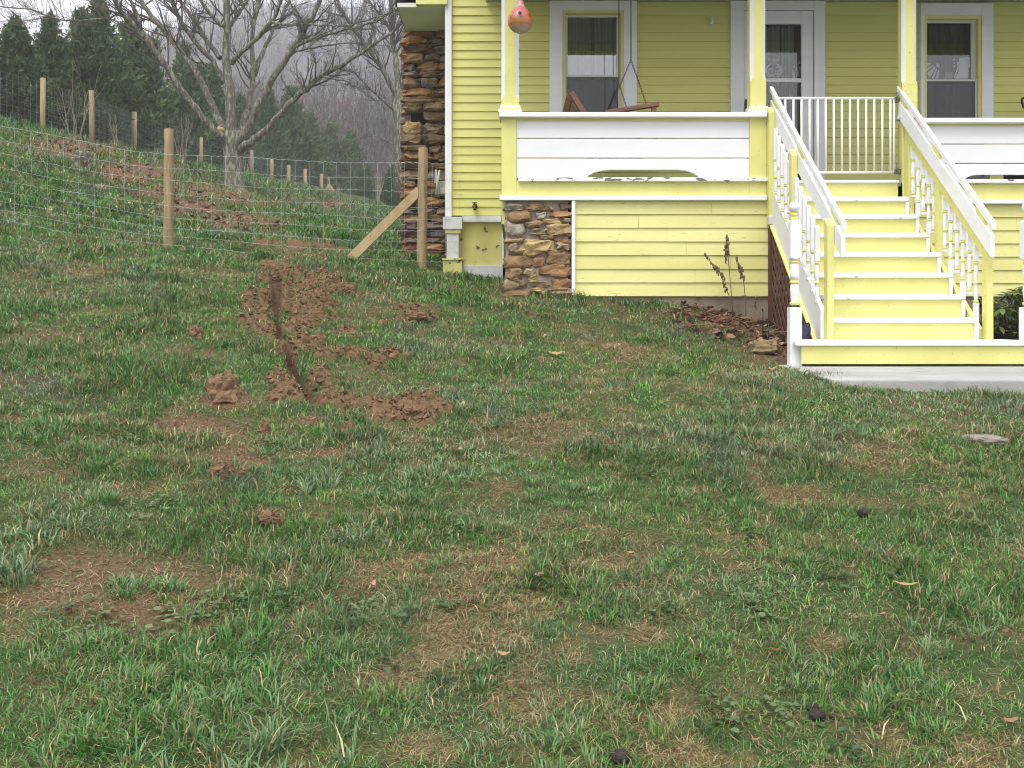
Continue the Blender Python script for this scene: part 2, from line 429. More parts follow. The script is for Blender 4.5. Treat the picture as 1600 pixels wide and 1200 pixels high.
M['screen'] = glass('screened_glass', .55, (.36, .36, .37), .03, 1.75)
M['ornament'] = mat('white_ornament', (.62, .64, .64), None, rough=.4)
M['pink_box'] = mat('dull_pink', (.35, .24, .18), None, rough=.6)
M['brass'] = mat('rusty_brass', (.10, .06, .03), (.16, .10, .04), 30, .6, metal=.6)
M['plastic'] = mat('grey_plastic', (.36, .35, .32), (.30, .29, .27), 5, .5)
M['plastic_white'] = mat('white_plastic', (.42, .42, .39), None, rough=.4)
M['black'] = mat('black_plastic', (.018, .018, .02), None, rough=.4)
M['shaft'] = mat('ash_shaft', (.35, .27, .18), None, rough=.5)
M['steel'] = mat('dull_steel', (.18, .18, .18), None, rough=.4, metal=.8)
M['gourd'] = mat('gourd_skin', (1, 1, 1), (.72, .66, .6), 11, .32, .1, 30, attr=True, spec=.5)
M['bark'] = mat('lichen_bark', (.155, .130, .10), (.085, .070, .054), 5, .95, .9, 9, stretch=(3, 3, .8), col3=(.26, .285, .20), scale3=5.5, ramp3=(.50, .63), bdist=.03)
M['twig'] = mat('dark_twig', (.085, .068, .06), (.13, .11, .095), 3, .9)
M['sapling'] = mat('pale_sapling_bark', (.27, .23, .16), None, rough=.9)
M['ever'] = mat('evergreen_foliage', (1, 1, 1), None, rough=.7, attr=True, translucent=.3, spec=.25)
M['leaf'] = mat('rhododendron_leaf', (1, 1, 1), None, rough=.38, attr=True, translucent=.15, spec=.5)
M['grass'] = mat('grass_blade', (1, 1, 1), None, rough=.42, attr=True, translucent=.22, spec=.5)
M['litter'] = mat('dead_leaf', (1, 1, 1), None, rough=.7, attr=True, translucent=.15, spec=.25)
M['soil'] = mat('dug_soil', (.18, .108, .056), (.10, .060, .033), 12, .95, .8, 45, col3=(.30, .19, .12), scale3=50, ramp3=(.60, .72))
M['sod'] = mat('rooty_sod', (.25, .155, .085), (.12, .07, .04), 20, .95, .9, 70, stretch=(1, 1, 2.5), col3=(.34, .25, .14), scale3=60, ramp3=(.58, .7))
M['crumb'] = mat('soil_crumb', (1, 1, 1), (.7, .66, .62), 40, .95, .5, 90, attr=True)
M['husk'] = mat('black_walnut_husk', (.022, .016, .015), (.05, .035, .03), 30, .8, .6, 60)
M['rock'] = mat('ochre_rock', (.29, .21, .10), (.18, .125, .07), 8, .9, .6, 30)
M['palerock'] = mat('pale_stone', (.25, .215, .18), (.18, .155, .13), 8, .9, .5, 30)
M['wood_far'] = mat('winter_wood_bark', (1, 1, 1), None, rough=1, attr=True, spec=0)
M['car_paint'] = mat('white_car_paint', (.75, .75, .75), None, rough=.25)
M['car_red'] = mat('red_lens', (.35, .03, .05), None, rough=.3)
M['tyre'] = mat('tyre_rubber', (.02, .02, .02), None, rough=.9)
M['tarp'] = mat('purple_tarp', (.012, .009, .04), None, rough=.6)
M['stalk'] = mat('dry_stalk', (.20, .14, .08), (.12, .08, .05), 20, .9)
M['stalk_pale'] = mat('pale_dry_stem', (.42, .34, .24), (.30, .23, .15), 20, .9)
M['rust_head'] = mat('dry_seed_head', (.13, .085, .05), (.20, .14, .09), 40, .95)
M['bag'] = mat('white_bag', (.70, .72, .76), (.6, .62, .68), 10, .5)
M['dark_pot'] = mat('dark_pot', (.03, .03, .04), None, rough=.5)

# ================================================================ SETTING: ground, hill, pavement
def lines(segs):
    out = []
    for a, b, st in segs: out += list(np.arange(a, b - 1e-6, st))
    return np.array(out + [segs[-1][1]])
def litter_mask(x, y, z):
    px, py = proj(x, y, z)
    e = [(130,235,70,14),(210,270,70,18),(290,325,60,16),(360,345,60,14),(420,352,30,10),(330,300,60,14),(100,225,50,10),(250,300,40,12),(520,318,30,8),(430,318,60,9),(370,310,30,10)]
    return _ell(px, py, e) * (y > 12.3)
xs = lines([(-200,-60,20),(-60,-20,4),(-20,-8,.5),(-8,-5,.08),(-5,-2.45,.035),(-2.45,-1.35,.013),(-1.35,.3,.035),(.3,5,.06),(5,8,.25),(8,20,1.5),(20,60,8),(60,200,20)])
ys = lines([(-40,-4,4),(-4,1.6,.4),(1.6,4.8,.06),(4.8,5.3,.035),(5.3,10.2,.016),(10.2,10.5,.035),(10.5,14,.08),(14,40,.3),(40,70,1),(70,130,6)])
GX, GY = np.meshgrid(xs, ys)
h, soil, semi, dry, damp, cut = height(GX, GY, True)
lit = litter_mask(GX.ravel(), GY.ravel(), h)
nx, ny = len(xs), len(ys)
idx = np.arange(nx * ny).reshape(ny, nx)
T = np.stack([idx[:-1, :-1].ravel(), idx[:-1, 1:].ravel(), idx[1:, 1:].ravel(), idx[1:, :-1].ravel()], 1)

def ground_mat():
    m = bpy.data.materials.new('lawn_soil_and_thatch'); m.use_nodes = True
    n, l = m.node_tree.nodes, m.node_tree.links; n.clear()
    out = n.new('ShaderNodeOutputMaterial'); bs = n.new('ShaderNodeBsdfPrincipled')
    bs.inputs['Roughness'].default_value = .95; bs.inputs['Specular IOR Level'].default_value = .15
    tc = n.new('ShaderNodeTexCoord')
    def noise(s, d=6, lo=.35, hi=.65):
        t = n.new('ShaderNodeTexNoise'); t.inputs['Scale'].default_value = s; t.inputs['Detail'].default_value = d
        l.new(tc.outputs['Object'], t.inputs['Vector'])
        r = n.new('ShaderNodeMapRange'); r.inputs[1].default_value = lo; r.inputs[2].default_value = hi
        l.new(t.outputs['Fac'], r.inputs[0]); return r.outputs[0]
    def mix(f, a, b):
        x = n.new('ShaderNodeMix'); x.data_type = 'RGBA'
        if isinstance(f, float): x.inputs[0].default_value = f
        else: l.new(f, x.inputs[0])
        for i, v in ((6, a), (7, b)):
            if isinstance(v, tuple): x.inputs[i].default_value = (*v, 1)
            else: l.new(v, x.inputs[i])
        return x.outputs[2]
    def attr(nm):
        a = n.new('ShaderNodeAttribute'); a.attribute_name = nm; return a.outputs['Fac']
    thatch = mix(noise(70), (.05, .05, .018), (.125, .105, .045))
    green = mix(noise(40), (.030, .050, .016), (.055, .085, .028))
    c = mix(noise(2.4, 6, .48, .70), green, thatch)
    straw = mix(noise(90), (.115, .09, .042), (.22, .17, .08))
    c = mix(attr('dry'), c, straw)
    brown = mix(noise(60), (.105, .06, .036), (.175, .105, .06))
    c = mix(attr('semi'), c, brown)
    c = mix(attr('litter'), c, mix(noise(7), (.165, .075, .045), (.12, .08, .045)))
    c = mix(attr('damp'), c, (.06, .048, .042))
    red = mix(noise(25), (.18, .108, .056), (.105, .062, .034))
    red = mix(noise(80, 4, .60, .75), red, (.255, .16, .095))
    c = mix(attr('soil'), c, red)
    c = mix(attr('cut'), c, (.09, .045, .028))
    l.new(c, bs.inputs['Base Color'])
    t = n.new('ShaderNodeTexNoise'); t.inputs['Scale'].default_value = 55; t.inputs['Detail'].default_value = 8
    l.new(tc.outputs['Object'], t.inputs['Vector'])
    b = n.new('ShaderNodeBump'); b.inputs['Strength'].default_value = .9; b.inputs['Distance'].default_value = .02
    l.new(t.outputs['Fac'], b.inputs['Height']); l.new(b.outputs[0], bs.inputs['Normal'])
    l.new(bs.outputs[0], out.inputs['Surface']); return m
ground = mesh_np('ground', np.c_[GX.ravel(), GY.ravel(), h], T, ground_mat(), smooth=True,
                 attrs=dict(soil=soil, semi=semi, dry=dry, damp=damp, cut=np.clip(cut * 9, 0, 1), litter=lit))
tag(ground, kind='structure')

# misty hillside
def hill_h(x, y):
    z = np.interp(y, [90, 105, 135, 200, 400, 760], [-3, 5, 15, 33, 98, 236])
    s = 1 - .42 * np.clip((-.25 * y - 20 - x) / (20 + .12 * y), 0, 1)
    return z * s + 20 * (fnoise(x, y, .009, 3, 5) - .5) * np.clip((y - 120) / 200, 0, 1) * 2
hx = np.linspace(-420, 330, 90); hy = np.linspace(90, 760, 80)
HX, HY = np.meshgrid(hx, hy)
idx = np.arange(HX.size).reshape(HX.shape)
T = np.stack([idx[:-1, :-1].ravel(), idx[:-1, 1:].ravel(), idx[1:, 1:].ravel(), idx[1:, :-1].ravel()], 1)
hill = mesh_np('hill', np.c_[HX.ravel(), HY.ravel(), hill_h(HX.ravel(), HY.ravel())], T,
               mat('winter_forest_floor', (.10, .075, .065), (.075, .06, .05), .2, 1, 0), smooth=True)
tag(hill, kind='structure')

sl = MB(); sl.prism([(6.75, .75), (6.75, 1.165), (8.6, 1.207), (8.6, .75)], 'x', 2.10, 7.6)
tag(sl.build('pavement', M['slab'], bevel=.012), kind='structure')

# ================================================================ HOUSE
Yw, Yp = 12.0, 10.1
def bx(mb, pl, pr, pt, pb, Y, y0, y1):
    """box whose front outline is read at depth Y"""
    return mb.box(gx(pl, Y), gx(pr, Y), y0, y1, gz(pb, Y), gz(pt, Y))
house = thing('house', (3.0, 14.0, 2.1), 'yellow clapboard cottage with white porch posts and a stone chimney', 'house')
XL, XR = gx(697.5, Yw), 8.6

# openings: (left, right, top, bottom) in metres
def rect(l, r, t, b): return gx(l, Yw), gx(r, Yw), gz(t, Yw), gz(b, Yw)
OPEN = [rect(872, 980, 12, 222), rect(1154, 1277, 11, 318), rect(1440, 1537, 22, 222)]
wall = MB()
z = gz(336.8, Yw); ex = .1009; k = 0
while z < 5.75:
    segs = [(XL, XR)]
    for (a, b, t, bt) in OPEN:
        if z < t and z + ex > bt:
            ns = []
            for s0, s1 in segs:
                if a > s0: ns.append((s0, min(a, s1)))
                if b < s1: ns.append((max(b, s0), s1))
            segs = ns
    for s0, s1 in segs:
        if s1 - s0 < .01: continue
        st = list(np.arange(s0, s1, 1.4)) + [s1]
        for a, b in zip(st[:-1], st[1:]):
            wob = [(rnd.random() - .5) * .004 for _ in range(2)]
            wall.add([(a, Yw - .011 + wob[0], z), (b, Yw - .011 + wob[1], z), (b, Yw + .005, z + ex), (a, Yw + .005, z + ex),
                      (a, Yw + .012, z), (b, Yw + .012, z)], [(0, 1, 2, 3), (1, 0, 4, 5)])
    z += ex; k += 1
wall.build('siding_wall', M['yellow_clap'], house)
# side and rear walls, roof over everything
sw = MB(); z = gz(336.8, Yw)
while z < 5.75:
    for X, sgn in ((XL, -1), (XR, 1)):
        sw.add([(X + sgn * .016, Yw, z), (X + sgn * .016, 20, z), (X - sgn * .004, 20, z + ex), (X - sgn * .004, Yw, z + ex), (X - sgn * .01, Yw, z), (X - sgn * .01, 20, z)], [(0, 1, 2, 3), (1, 0, 4, 5)])
    z += ex
sw.box(XL, XR, 19.97, 20, 1.6, 6.2)
sw.build('side_wall', M['yellow_clap'], house)
rf = MB()
rx0, rx1, rxm = -1.36, 9.2, 3.9
for a, b in (((rx0, 5.24), (rxm, 8.6)), ((rxm, 8.6), (rx1, 5.24))):
    rf.prism([(a[0], a[1]), (b[0], b[1]), (b[0], b[1] + .12), (a[0], a[1] + .12)], 'y', 11.98 - (.0 if a[0] < 0 else .002), 20.4)
rf.prism([(9.6, 5.36), (12.0, 6.1), (12.0, 6.2), (9.6, 5.46)], 'x', -.45, 8.0)
roof = rf.build('roof', M['roof'], house)
gb = MB(); gb.prism([(XL, 5.75), (XR, 5.75), (rxm, 8.55)], 'y', 12.0, 12.04); gb.build('gable', M['yellow_clap'], house)
so = MB(); so.box(-1.33, XL - .02, 11.99, 12.99, 5.18, 5.23); so.box(-1.33, XL - .02, 13.9, 20.3, 5.18, 5.23); so.build('soffit', M['soffit'], house)
fr = MB(); fr.box(gx(650, 11.93), XL + .02, 11.90, 11.985, 5.185, 5.62); fr.build('frieze_board', M['yellow'], house, bevel=.004)
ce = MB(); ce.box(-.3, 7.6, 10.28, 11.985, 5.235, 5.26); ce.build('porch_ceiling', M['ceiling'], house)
be = MB(); be.box(-.16, 7.6, 10.085, 10.275, 5.14, 5.42); be.build('porch_beam', M['yellow'], house, bevel=.005)
# corner board, base trim, pilaster, foundation
c = MB(); bx(c, 695.3, 705.7, -70, 338.5, 11.95, 11.94, 12.06); c.build('corner_board', M['white'], house, bevel=.004)
c = MB(); bx(c, 722.4, 783, 336.9, 342, 11.94, 11.95, 12.03); bx(c, 722.4, 783, 342, 347, 11.94, 11.925, 12.03); c.build('base_trim', M['grey_white'], house, bevel=.003)
f = MB(); bx(f, 702, 830, 347, 414, 12, 12.0, 12.35); f.box(gx(830, 12), XR, 12.02, 12.3, 1.2, 2.9); f.build('foundation_wall', M['yellow_worn'], house)
f = MB(); f.box(gx(721, 11.97), gx(786, 11.97), 11.955, 12.1, 1.7, gz(414, 11.97)); f.build('foundation_footing', M['grey_white'], house, bevel=.006)
pl = MB()
bx(pl, 692, 722.3, 339, 358, 11.88, 11.86, 12.06); pl.mi = 1
bx(pl, 695.3, 720, 358, 365, 11.89, 11.875, 12.06); pl.mi = 0
bx(pl, 697.8, 716.8, 365, 403.7, 11.9, 11.89, 12.06); pl.mi = 1
bx(pl, 691, 723, 403.7, 406.8, 11.86, 11.84, 12.06); pl.box(gx(692, 11.87), gx(722, 11.87), 11.855, 12.06, 1.75, gz(406.8, 11.87))
pl.build('corner_pilaster', [M['grey_white'], M['yellow_worn']], house, bevel=.004)
t = MB(); bx(t, 784.2, 787.3, 320, 412, 11.9, 11.88, 11.97); t.build('trim_strip', M['white'], house, bevel=.003)
tp = MB(); q = at(742, 322, 11.93)
tp.tube([q + Vector((0, .05, .0)), q + Vector((0, -.03, 0)), q + Vector((0, -.075, -.015)), q + Vector((0, -.085, -.055))], [.018, .018, .016, .014], 10)
tp.lathe([(.008, q.z), (.008, q.z + .03), (.032, q.z + .03), (.032, q.z + .038)], q.x, q.y - .03, 10)
tp.tube([q + Vector((0, .03, 0)), q + Vector((0, .02, 0))], .032, 12)
tp.build('tap', M['brass'], house)
lf = MB(); lq = at(1112, 32, 11.96); lf.box(lq.x - .016, lq.x + .016, 11.93, 11.985, lq.z - .05, lq.z + .05)
lf.tube([lq + Vector((0, -.035, -.045)), lq + Vector((0, -.035, .03))], [.017, .013], 10)
lf.build('bell_box', M['white'], house, bevel=.006)

# chimney of rough stacked stone
STC = [(.36, .195, .09), (.36, .205, .10), (.31, .195, .11), (.36, .23, .12), (.30, .21, .14), (.27, .20, .16), (.36, .17, .075), (.24, .19, .155), (.44, .31, .17), (.30, .26, .21), (.22, .14, .095), (.19, .155, .13)]
Yc = 13.0
ch = MB(); ch.mi = 1
cx0, cx1 = gx(628, Yc), XL
ch.box(cx0 + .10, cx1, Yc + .17, Yc + .95, 1.9, 5.16); ch.box(-1.22, cx1 - .02, Yc + .12, Yc + .9, 5.16, 9.2)
ch.mi = 0; ch.smooth = False
z = 2.15; sd_ = 0
holes = (gx(657, Yc), gz(193, Yc))
while z < 9.2:
    hgt = rnd.uniform(.075, .16)
    left = cx0 if z < 5.12 else -1.24
    x = left + rnd.uniform(-.01, .02)
    split = gx(655, Yc) + (rnd.random() - .5) * .12
    while x < cx1 - .02:
        w = rnd.uniform(.16, .40) * (1.15 if hgt > .11 else 1)
        x1 = min(x + w, cx1 + .08)
        cxm, czm = (x + x1) / 2, z + hgt / 2
        sd_ += 1
        grey = (x > gx(660, Yc)) and (z > 2.9)
        cc = rnd.choice(STC[2:4] + STC[5:6] + STC[7:8] + STC[8:]) if (grey and rnd.random() < .75) or z > 4.6 and rnd.random() < .6 else rnd.choice(STC)
        v = rnd.uniform(.75, 1.12); ch.col = tuple(q_ * v for q_ in cc)
        if not (abs(cxm - holes[0]) < .085 and abs(czm - holes[1]) < .13):
            dz = rnd.uniform(-.012, .012); pr = rnd.uniform(-.02, .035)
            ch.blob((cxm, Yc + .13 - pr, czm + dz), (x1 - x) / 2 * 1.0, .15, hgt / 2 * rnd.uniform(.88, 1.12), sd_, .40, 14, 9, .60, 1.6, .14, .10)
        x = x1 - .005
    for q_ in range(3):      # the outer side of the stack
        sd_ += 1; ch.col = rnd.choice(STC)
        ch.blob((left + .08, Yc + .33 + q_ * .27, z + hgt / 2), .12, .15, hgt / 2 * 1.08, sd_, .3, 12, 8, .55, 1.8, .1)
    z += hgt * .97
chim = ch.build('stone_chimney', [M['stone'], M['gap_shade']], house)

# ---------------------------------------------------------------- windows and door
def curtain(name, mt, parent, xa, xb, za, zb, Y, waves=5, amp=.018):
    n = 60; vs = []; fs = []
    for i in range(n + 1):
        t_ = i / n; x = xa + (xb - xa) * t_
        y = Y + amp * math.sin(t_ * waves * 2 * math.pi) + amp * .4 * math.sin(t_ * waves * 4.7 * math.pi + 1)
        vs += [(x, y, za), (x, y, zb)]
    for i in range(n): fs.append((2 * i, 2 * i + 2, 2 * i + 3, 2 * i + 1))
    mb = MB(); mb.smooth = True; mb.add(vs, fs); return mb.build(name, mt, parent)
def pane(parent, name, l, r, t, b, Y, mt):
    mb = MB(); mb.add([(gx(l, Yw), Y, gz(b, Yw)), (gx(r, Yw), Y, gz(b, Yw)), (gx(r, Yw), Y, gz(t, Yw)), (gx(l, Yw), Y, gz(t, Yw))], [(0, 1, 2, 3)])
    return mb.build(name, mt, parent)
def frame(mb, ol, orr, ot, ob, il, ir, it, ib, y0, y1):
    o = [gx(ol, Yw), gx(orr, Yw), gz(ot, Yw), gz(ob, Yw)]; i = [gx(il, Yw), gx(ir, Yw), gz(it, Yw), gz(ib, Yw)]
    mb.box(o[0], i[0], y0, y1, o[3], o[2]); mb.box(i[1], o[1], y0, y1, o[3], o[2])
    if it > ot: mb.box(i[0], i[1], y0, y1, i[2], o[2])
    if ob > ib: mb.box(i[0], i[1], y0, y1, o[3], i[3])
def make_window(lo, ro, to, li, ri, ti, gl, gr, gt, mid, gb_, ll, lr, cur, gm='glass'):
    w = MB(); frame(w, lo, ro, to, 218, li, ri, ti, 214, 11.935, 12.03)
    win = w.build('window', M['white'], house, bevel=.005)
    j = MB(); frame(j, li, ri, ti, 214, li + 4.5, ri - 4.5, ti + 4, 213, 11.955, 12.10); j.build('window_jamb', M['yellow'], win)
    sa = MB(); frame(sa, li + 4.5, ri - 4.5, ti + 4, mid + 2, gl, gr, gt, mid - 2, 12.02, 12.06)
    sa.build('upper_sash', M['sash'], win, bevel=.003)
    sb = MB(); frame(sb, li + 4.5, ri - 4.5, mid - .5, 213, ll, lr, mid + 2.5, 209, 11.985, 12.018)
    sb.build('lower_sash', M['sash'], win, bevel=.003)
    pane(win, 'pane', gl - .5, gr + .5, gt - .5, mid, 12.045, M[gm])
    pane(win, 'pane', ll - .5, lr + .5, mid + 1, 210, 12.055, M['glass'])
    pane(win, 'insect_screen', ll - .5, lr + .5, mid + 2, 210, 12.000, M['screen'])
    si = MB(); bx(si, lo - 4, ro + 4, 214, 221, Yw, 11.87, 12.1); si.build('sill', M['white'], win, bevel=.006)
    za, zm, zb = gz(212, Yw), gz(mid, Yw), gz(ti, Yw)
    for l_, r_, lowc, mt in cur:
        curtain('curtain', M[mt], win, gx(l_, Yw), gx(r_, Yw), (za if lowc else zm), (zm - .02 if lowc == 1 else zb), 12.2 + .01 * lowc, max(2, int((r_ - l_) / 7)))
    return win
make_window(858.6, 994, -2, 878.6, 974, 18.5, 887, 964, 26, 118.5, 207, 885, 966,
            [(878, 925, 0, 'curtain'), (931, 976, 0, 'curtain'), (878, 918, 1, 'curtain_dark'), (937, 976, 1, 'curtain_dark')], 'glass_bright')
make_window(1435.5, 1548.5, 7, 1441.5, 1530.5, 27, 1447, 1519, 35, 125, 208, 1444.5, 1523,
            [(1440, 1532, 0, 'curtain_dark'), (1440, 1467, 1, 'curtain_grey'), (1488, 1512, 1, 'curtain_grey'), (1466, 1490, 1, 'curtain_dark')])
dw = MB(); frame(dw, 1140, 1287, 4, 316, 1160.7, 1270, 18, 316, 11.935, 12.03)
door = MB(); frame(door, 1161.5, 1269.2, 18.8, 315, 1180, 1250.7, 39, 285, 11.955, 11.995); bx(door, 1180, 1250.7, 123.5, 130, Yw, 11.955, 11.995)
dr = door.build('front_door', M['white'], house, bevel=.006)
dt = dw.build('door_trim', M['white'], dr, bevel=.005)
pane(dr, 'pane', 1179, 1251.5, 38, 124, 11.982, M['glass']); pane(dr, 'pane', 1179, 1251.5, 129, 286, 11.982, M['glass'])
curtain('curtain', M['curtain'], dr, gx(1176, Yw), gx(1223, Yw), gz(130, Yw), gz(36, Yw), 12.15, 5); curtain('curtain', M['curtain'], dr, gx(1226.5, Yw), gx(1246, Yw), gz(130, Yw), gz(36, Yw), 12.15, 3)
curtain('curtain', M['curtain_grey'], dr, gx(1240, Yw), gx(1247, Yw), gz(290, Yw), gz(130, Yw), 12.2, 1); curtain('curtain', M['curtain_dark'], dr, gx(1176, Yw), gx(1238, Yw), gz(290, Yw), gz(130, Yw), 12.2, 5)
hd = MB(); hq = at(1166, 166, 11.94); hd.box(hq.x - .014, hq.x + .014, 11.94, 11.957, hq.z - .08, hq.z + .08); hd.tube([hq + Vector((0, 0, -.05)), hq + Vector((0, -.05, -.04)), hq + Vector((0, -.05, .04)), hq + Vector((0, 0, .05))], .009, 8)
hd.build('handle', M['black'], dr)
lw = MB(); lw.box(2.6, 7.9, 12.5, 12.52, 2.9, 5.2); lw.box(XL + .1, 2.55, 12.5, 12.52, 2.9, 5.2); lw.build('dark_backing', M['room_shade'], house)  # added dark sheets behind the openings; the room's shade is in their colour

# ---------------------------------------------------------------- porch
pf = MB(); pf.box(-.11, 7.6, 10.14, 11.99, 2.865, 2.918); pf.build('porch_floor', M['floorboards'], house)
def post(l, r, y0=10.1, wpx=None, cham_px=128, base_px=None, top=5.15):
    xl, xr = gx(l, Yp), gx(r, Yp); d = xr - xl; e = .032
    y1 = y0 + d
    zb, zc = gz(base_px, Yp), gz(cham_px, Yp)
    p = MB()
    p.box(xl, xr, y0, y1, zb, zc)
    z0, z1 = zc, zc + .05
    sq = [(xl, y0), (xr, y0), (xr, y1), (xl, y1)]
    oc = [(xl + e, y0), (xr - e, y0), (xr, y0 + e), (xr, y1 - e), (xr - e, y1), (xl + e, y1), (xl, y1 - e), (xl, y0 + e)]
    b0 = [sq[0], sq[1], sq[1], sq[2], sq[2], sq[3], sq[3], sq[0]]
    n = 8
    ring = lambda pts, z_: [(u, v, z_) for u, v in pts]
    vs = ring(b0, z0 + .0005) + ring(oc, z1) + ring(oc, top)
    for i in range(n):
        p.mi = 1 if i in (1, 3, 5, 7) else 0
        i2 = (i + 1) % n
        p.add([vs[i], vs[i2], vs[n + i2], vs[n + i]], [(0, 1, 2, 3)])
        p.add([vs[n + i], vs[n + i2], vs[2 * n + i2], vs[2 * n + i]], [(0, 1, 2, 3)])
    # base mould
    p.mi = 1; p.box(xl - .03, xr + .03, y0 - .03, y1 + .03, zb, zb + .028); p.mi = 0
    p.box(xl - .018, xr + .018, y0 - .018, y1 + .018, zb + .028, zb + .045); p.mi = 1
    p.box(xl - .012, xr + .012, y0 - .012, y1 + .012, zb + .045, zb + .07)
    o = p.build('porch_post', [M['yellow'], M['white']], house)
    return o
post(783.5, 811, base_px=175.5, cham_px=168 - 12)
post(1172.5, 1197, base_px=177, cham_px=127)
post(1410, 1433.5, base_px=184.5, cham_px=132)
def rail_section(L, Rr, cap0, cap1, b, ledge, fas, notch, postL, postR, capL, capR):
    # b: board rows [(top,bottom),...]; last has the notch
    o = MB(); bx(o, capL, capR, cap0, cap1, Yp - .05, 10.03, 10.33); o.build('rail_cap', M['white'], house, bevel=.006)
    y = MB()
    bx(y, L, Rr, cap1, b[0][0], Yp, 10.106, 10.16)
    for pp in (postL, postR):
        if pp: bx(y, pp[0], pp[1], cap1, fas[0] + 1, Yp, 10.094, 10.22)
    bx(y, (postL or (L,))[0], (postR or (0, Rr))[1], ledge[1] - 2, fas[0] + 1, Yp, 10.10, 10.20)
    y.build('porch_fascia', M['yellow'], house, bevel=.004)
    for i, (t_, bt) in enumerate(b):
        w = MB()
        if i < len(b) - 1: bx(w, L, Rr, t_, bt, Yp, 10.112, 10.145)
        else:
            pts = [(L, t_), (L, bt)] + notch(bt) + [(Rr, bt), (Rr, t_)]
            w.prism([(gx(u, Yp), gz(v, Yp)) for u, v in pts], 'y', 10.112, 10.145)
        w.build('panel_board', M['white'], house, bevel=.005)
    le = MB(); bx(le, (postL or (0, L))[1] + 3, (postR or (0, Rr))[1], ledge[0], ledge[1], Yp, 10.055, 10.14)
    le.build('ledge_board', M['white_chip'], house, bevel=.005)
    tr = MB(); bx(tr, (postL or (L,))[0] - 3, (postR or (0, Rr))[1] + .5, fas[0], fas[1], Yp - .04, 10.05, 10.16); tr.build('skirt_trim', M['grey_white' if False else 'white'], house, bevel=.005)
nl = lambda bt: [(917, bt), (921, bt - 5), (930, bt - 9), (942, bt - 12), (955, bt - 13), (1060, bt - 13), (1072, bt - 11.5), (1082, bt - 8.5), (1090, bt - 4), (1094, bt)]
rail_section(807, 1171, 175.5, 183.2, [(189, 215.4), (216.6, 246.2), (247.4, 278)], (278, 284.2), (305.3, 313), nl, (783.5, 807), (1171, 1198), 780, 1198)
nr = lambda bt: [(1508, bt), (1512, bt - 4), (1519, bt - 7), (1529, bt - 8.2), (1640, bt - 8.2), (1652, bt - 6), (1660, bt)]
rail_section(1434, 2000, 184.5, 192, [(196.3, 224.2), (225.4, 254.4), (255.6, 281)], (281, 287), (311.5, 318.5), nr, (1410, 1434), None, 1432, 2000)
# left end of the porch
e = MB(); e.box(gx(783.5, Yp), gx(783.5, Yp) + .04, 10.2, 11.98, 2.5, 3.56); e.build('end_panel', M['yellow'], house)
# skirting siding
def skirting(l, r, top, bot, n):
    s = MB(); zt, zb = gz(top, Yp), gz(bot, Yp); hh = (zt - zb) / n; xa, xb = gx(l, Yp), gx(r, Yp); xm = xa + (xb - xa) * .6
    for i in range(n):
        z0 = zb + i * hh
        xj = xa + (xb - xa) * (.62 if i < 2 else rnd.uniform(.15, .85))
        for a, b, dz in ((xa, xj - .0012, 0), (xj + .0012, xb, rnd.uniform(-.0015, .0015))):
            st_ = list(np.linspace(a, b, 7))
            for u0, u1 in zip(st_[:-1], st_[1:]):
                w0, w1 = .0018 * math.sin(u0 * 5 + i * 2), .0018 * math.sin(u1 * 5 + i * 2)
                s.add([(u0, 10.101 + w0, z0 + dz), (u1, 10.101 + w1, z0 + dz), (u1, 10.115, z0 + hh), (u0, 10.115, z0 + hh), (u0, 10.13, z0 + dz), (u1, 10.13, z0 + dz)], [(0, 1, 2, 3), (1, 0, 4, 5)])
    return s.build('skirting', M['yellow_skirt'], house)
skirting(898, 1201.5, 313, 462.8, 7); skirting(1205, 2000, 318.5, 463, 7)
t = MB(); bx(t, 893, 898.6, 313, 463.5, Yp, 10.06, 10.14); t.build('skirt_end_trim', M['white'], house, bevel=.004)
f = MB(); f.box(gx(893, Yp), gx(2000, Yp), 10.125, 10.4, 1.15, gz(462, Yp)); f.build('porch_footing', M['conc'], house)
# stone pier
pr_ = MB(); pr_.mi = 1; bx(pr_, 790, 888, 313, 470, Yp, 10.122, 10.6); pr_.mi = 2; pr_.box(gx(888, Yp), gx(893, Yp), 10.3, 10.6, 1.5, gz(313, Yp)); pr_.mi = 0; pr_.smooth = False  # narrow strip beside the pier has the gap's shade as its colour
K = dict(g=(.37, .33, .27), b=(.33, .215, .11), t=(.39, .30, .18), r=(.25, .14, .11), o=(.46, .33, .155), u=(.38, .21, .10))
PIER = [(60,290,220,360,'g'),(255,290,450,360,'b'),(465,320,510,355,'t'),(560,290,675,345,'r'),(75,360,310,462,'b'),(335,375,445,440,'g'),(480,355,680,412,'u'),(410,430,580,482,'o'),(590,430,680,465,'t'),
 (245,455,395,515,'b'),(68,465,248,588,'g'),(450,480,682,595,'o'),(295,520,435,582,'t'),(380,585,510,635,'b'),(60,615,235,660,'o'),(515,610,665,665,'u'),(200,630,510,770,'o'),(80,670,180,760,'t'),(540,660,665,728,'t'),
 (450,735,675,862,'b'),(55,780,330,892,'b'),(320,785,430,885,'u'),(55,905,215,1015,'b'),(225,895,330,970,'t'),(385,865,675,985,'u'),(265,960,365,1015,'o'),(60,990,270,1090,'t'),(290,1005,475,1070,'t'),(500,995,675,1110,'u'),(310,1075,420,1125,'o'),(400,1085,680,1150,'t'),(60,1095,300,1170,'b')]
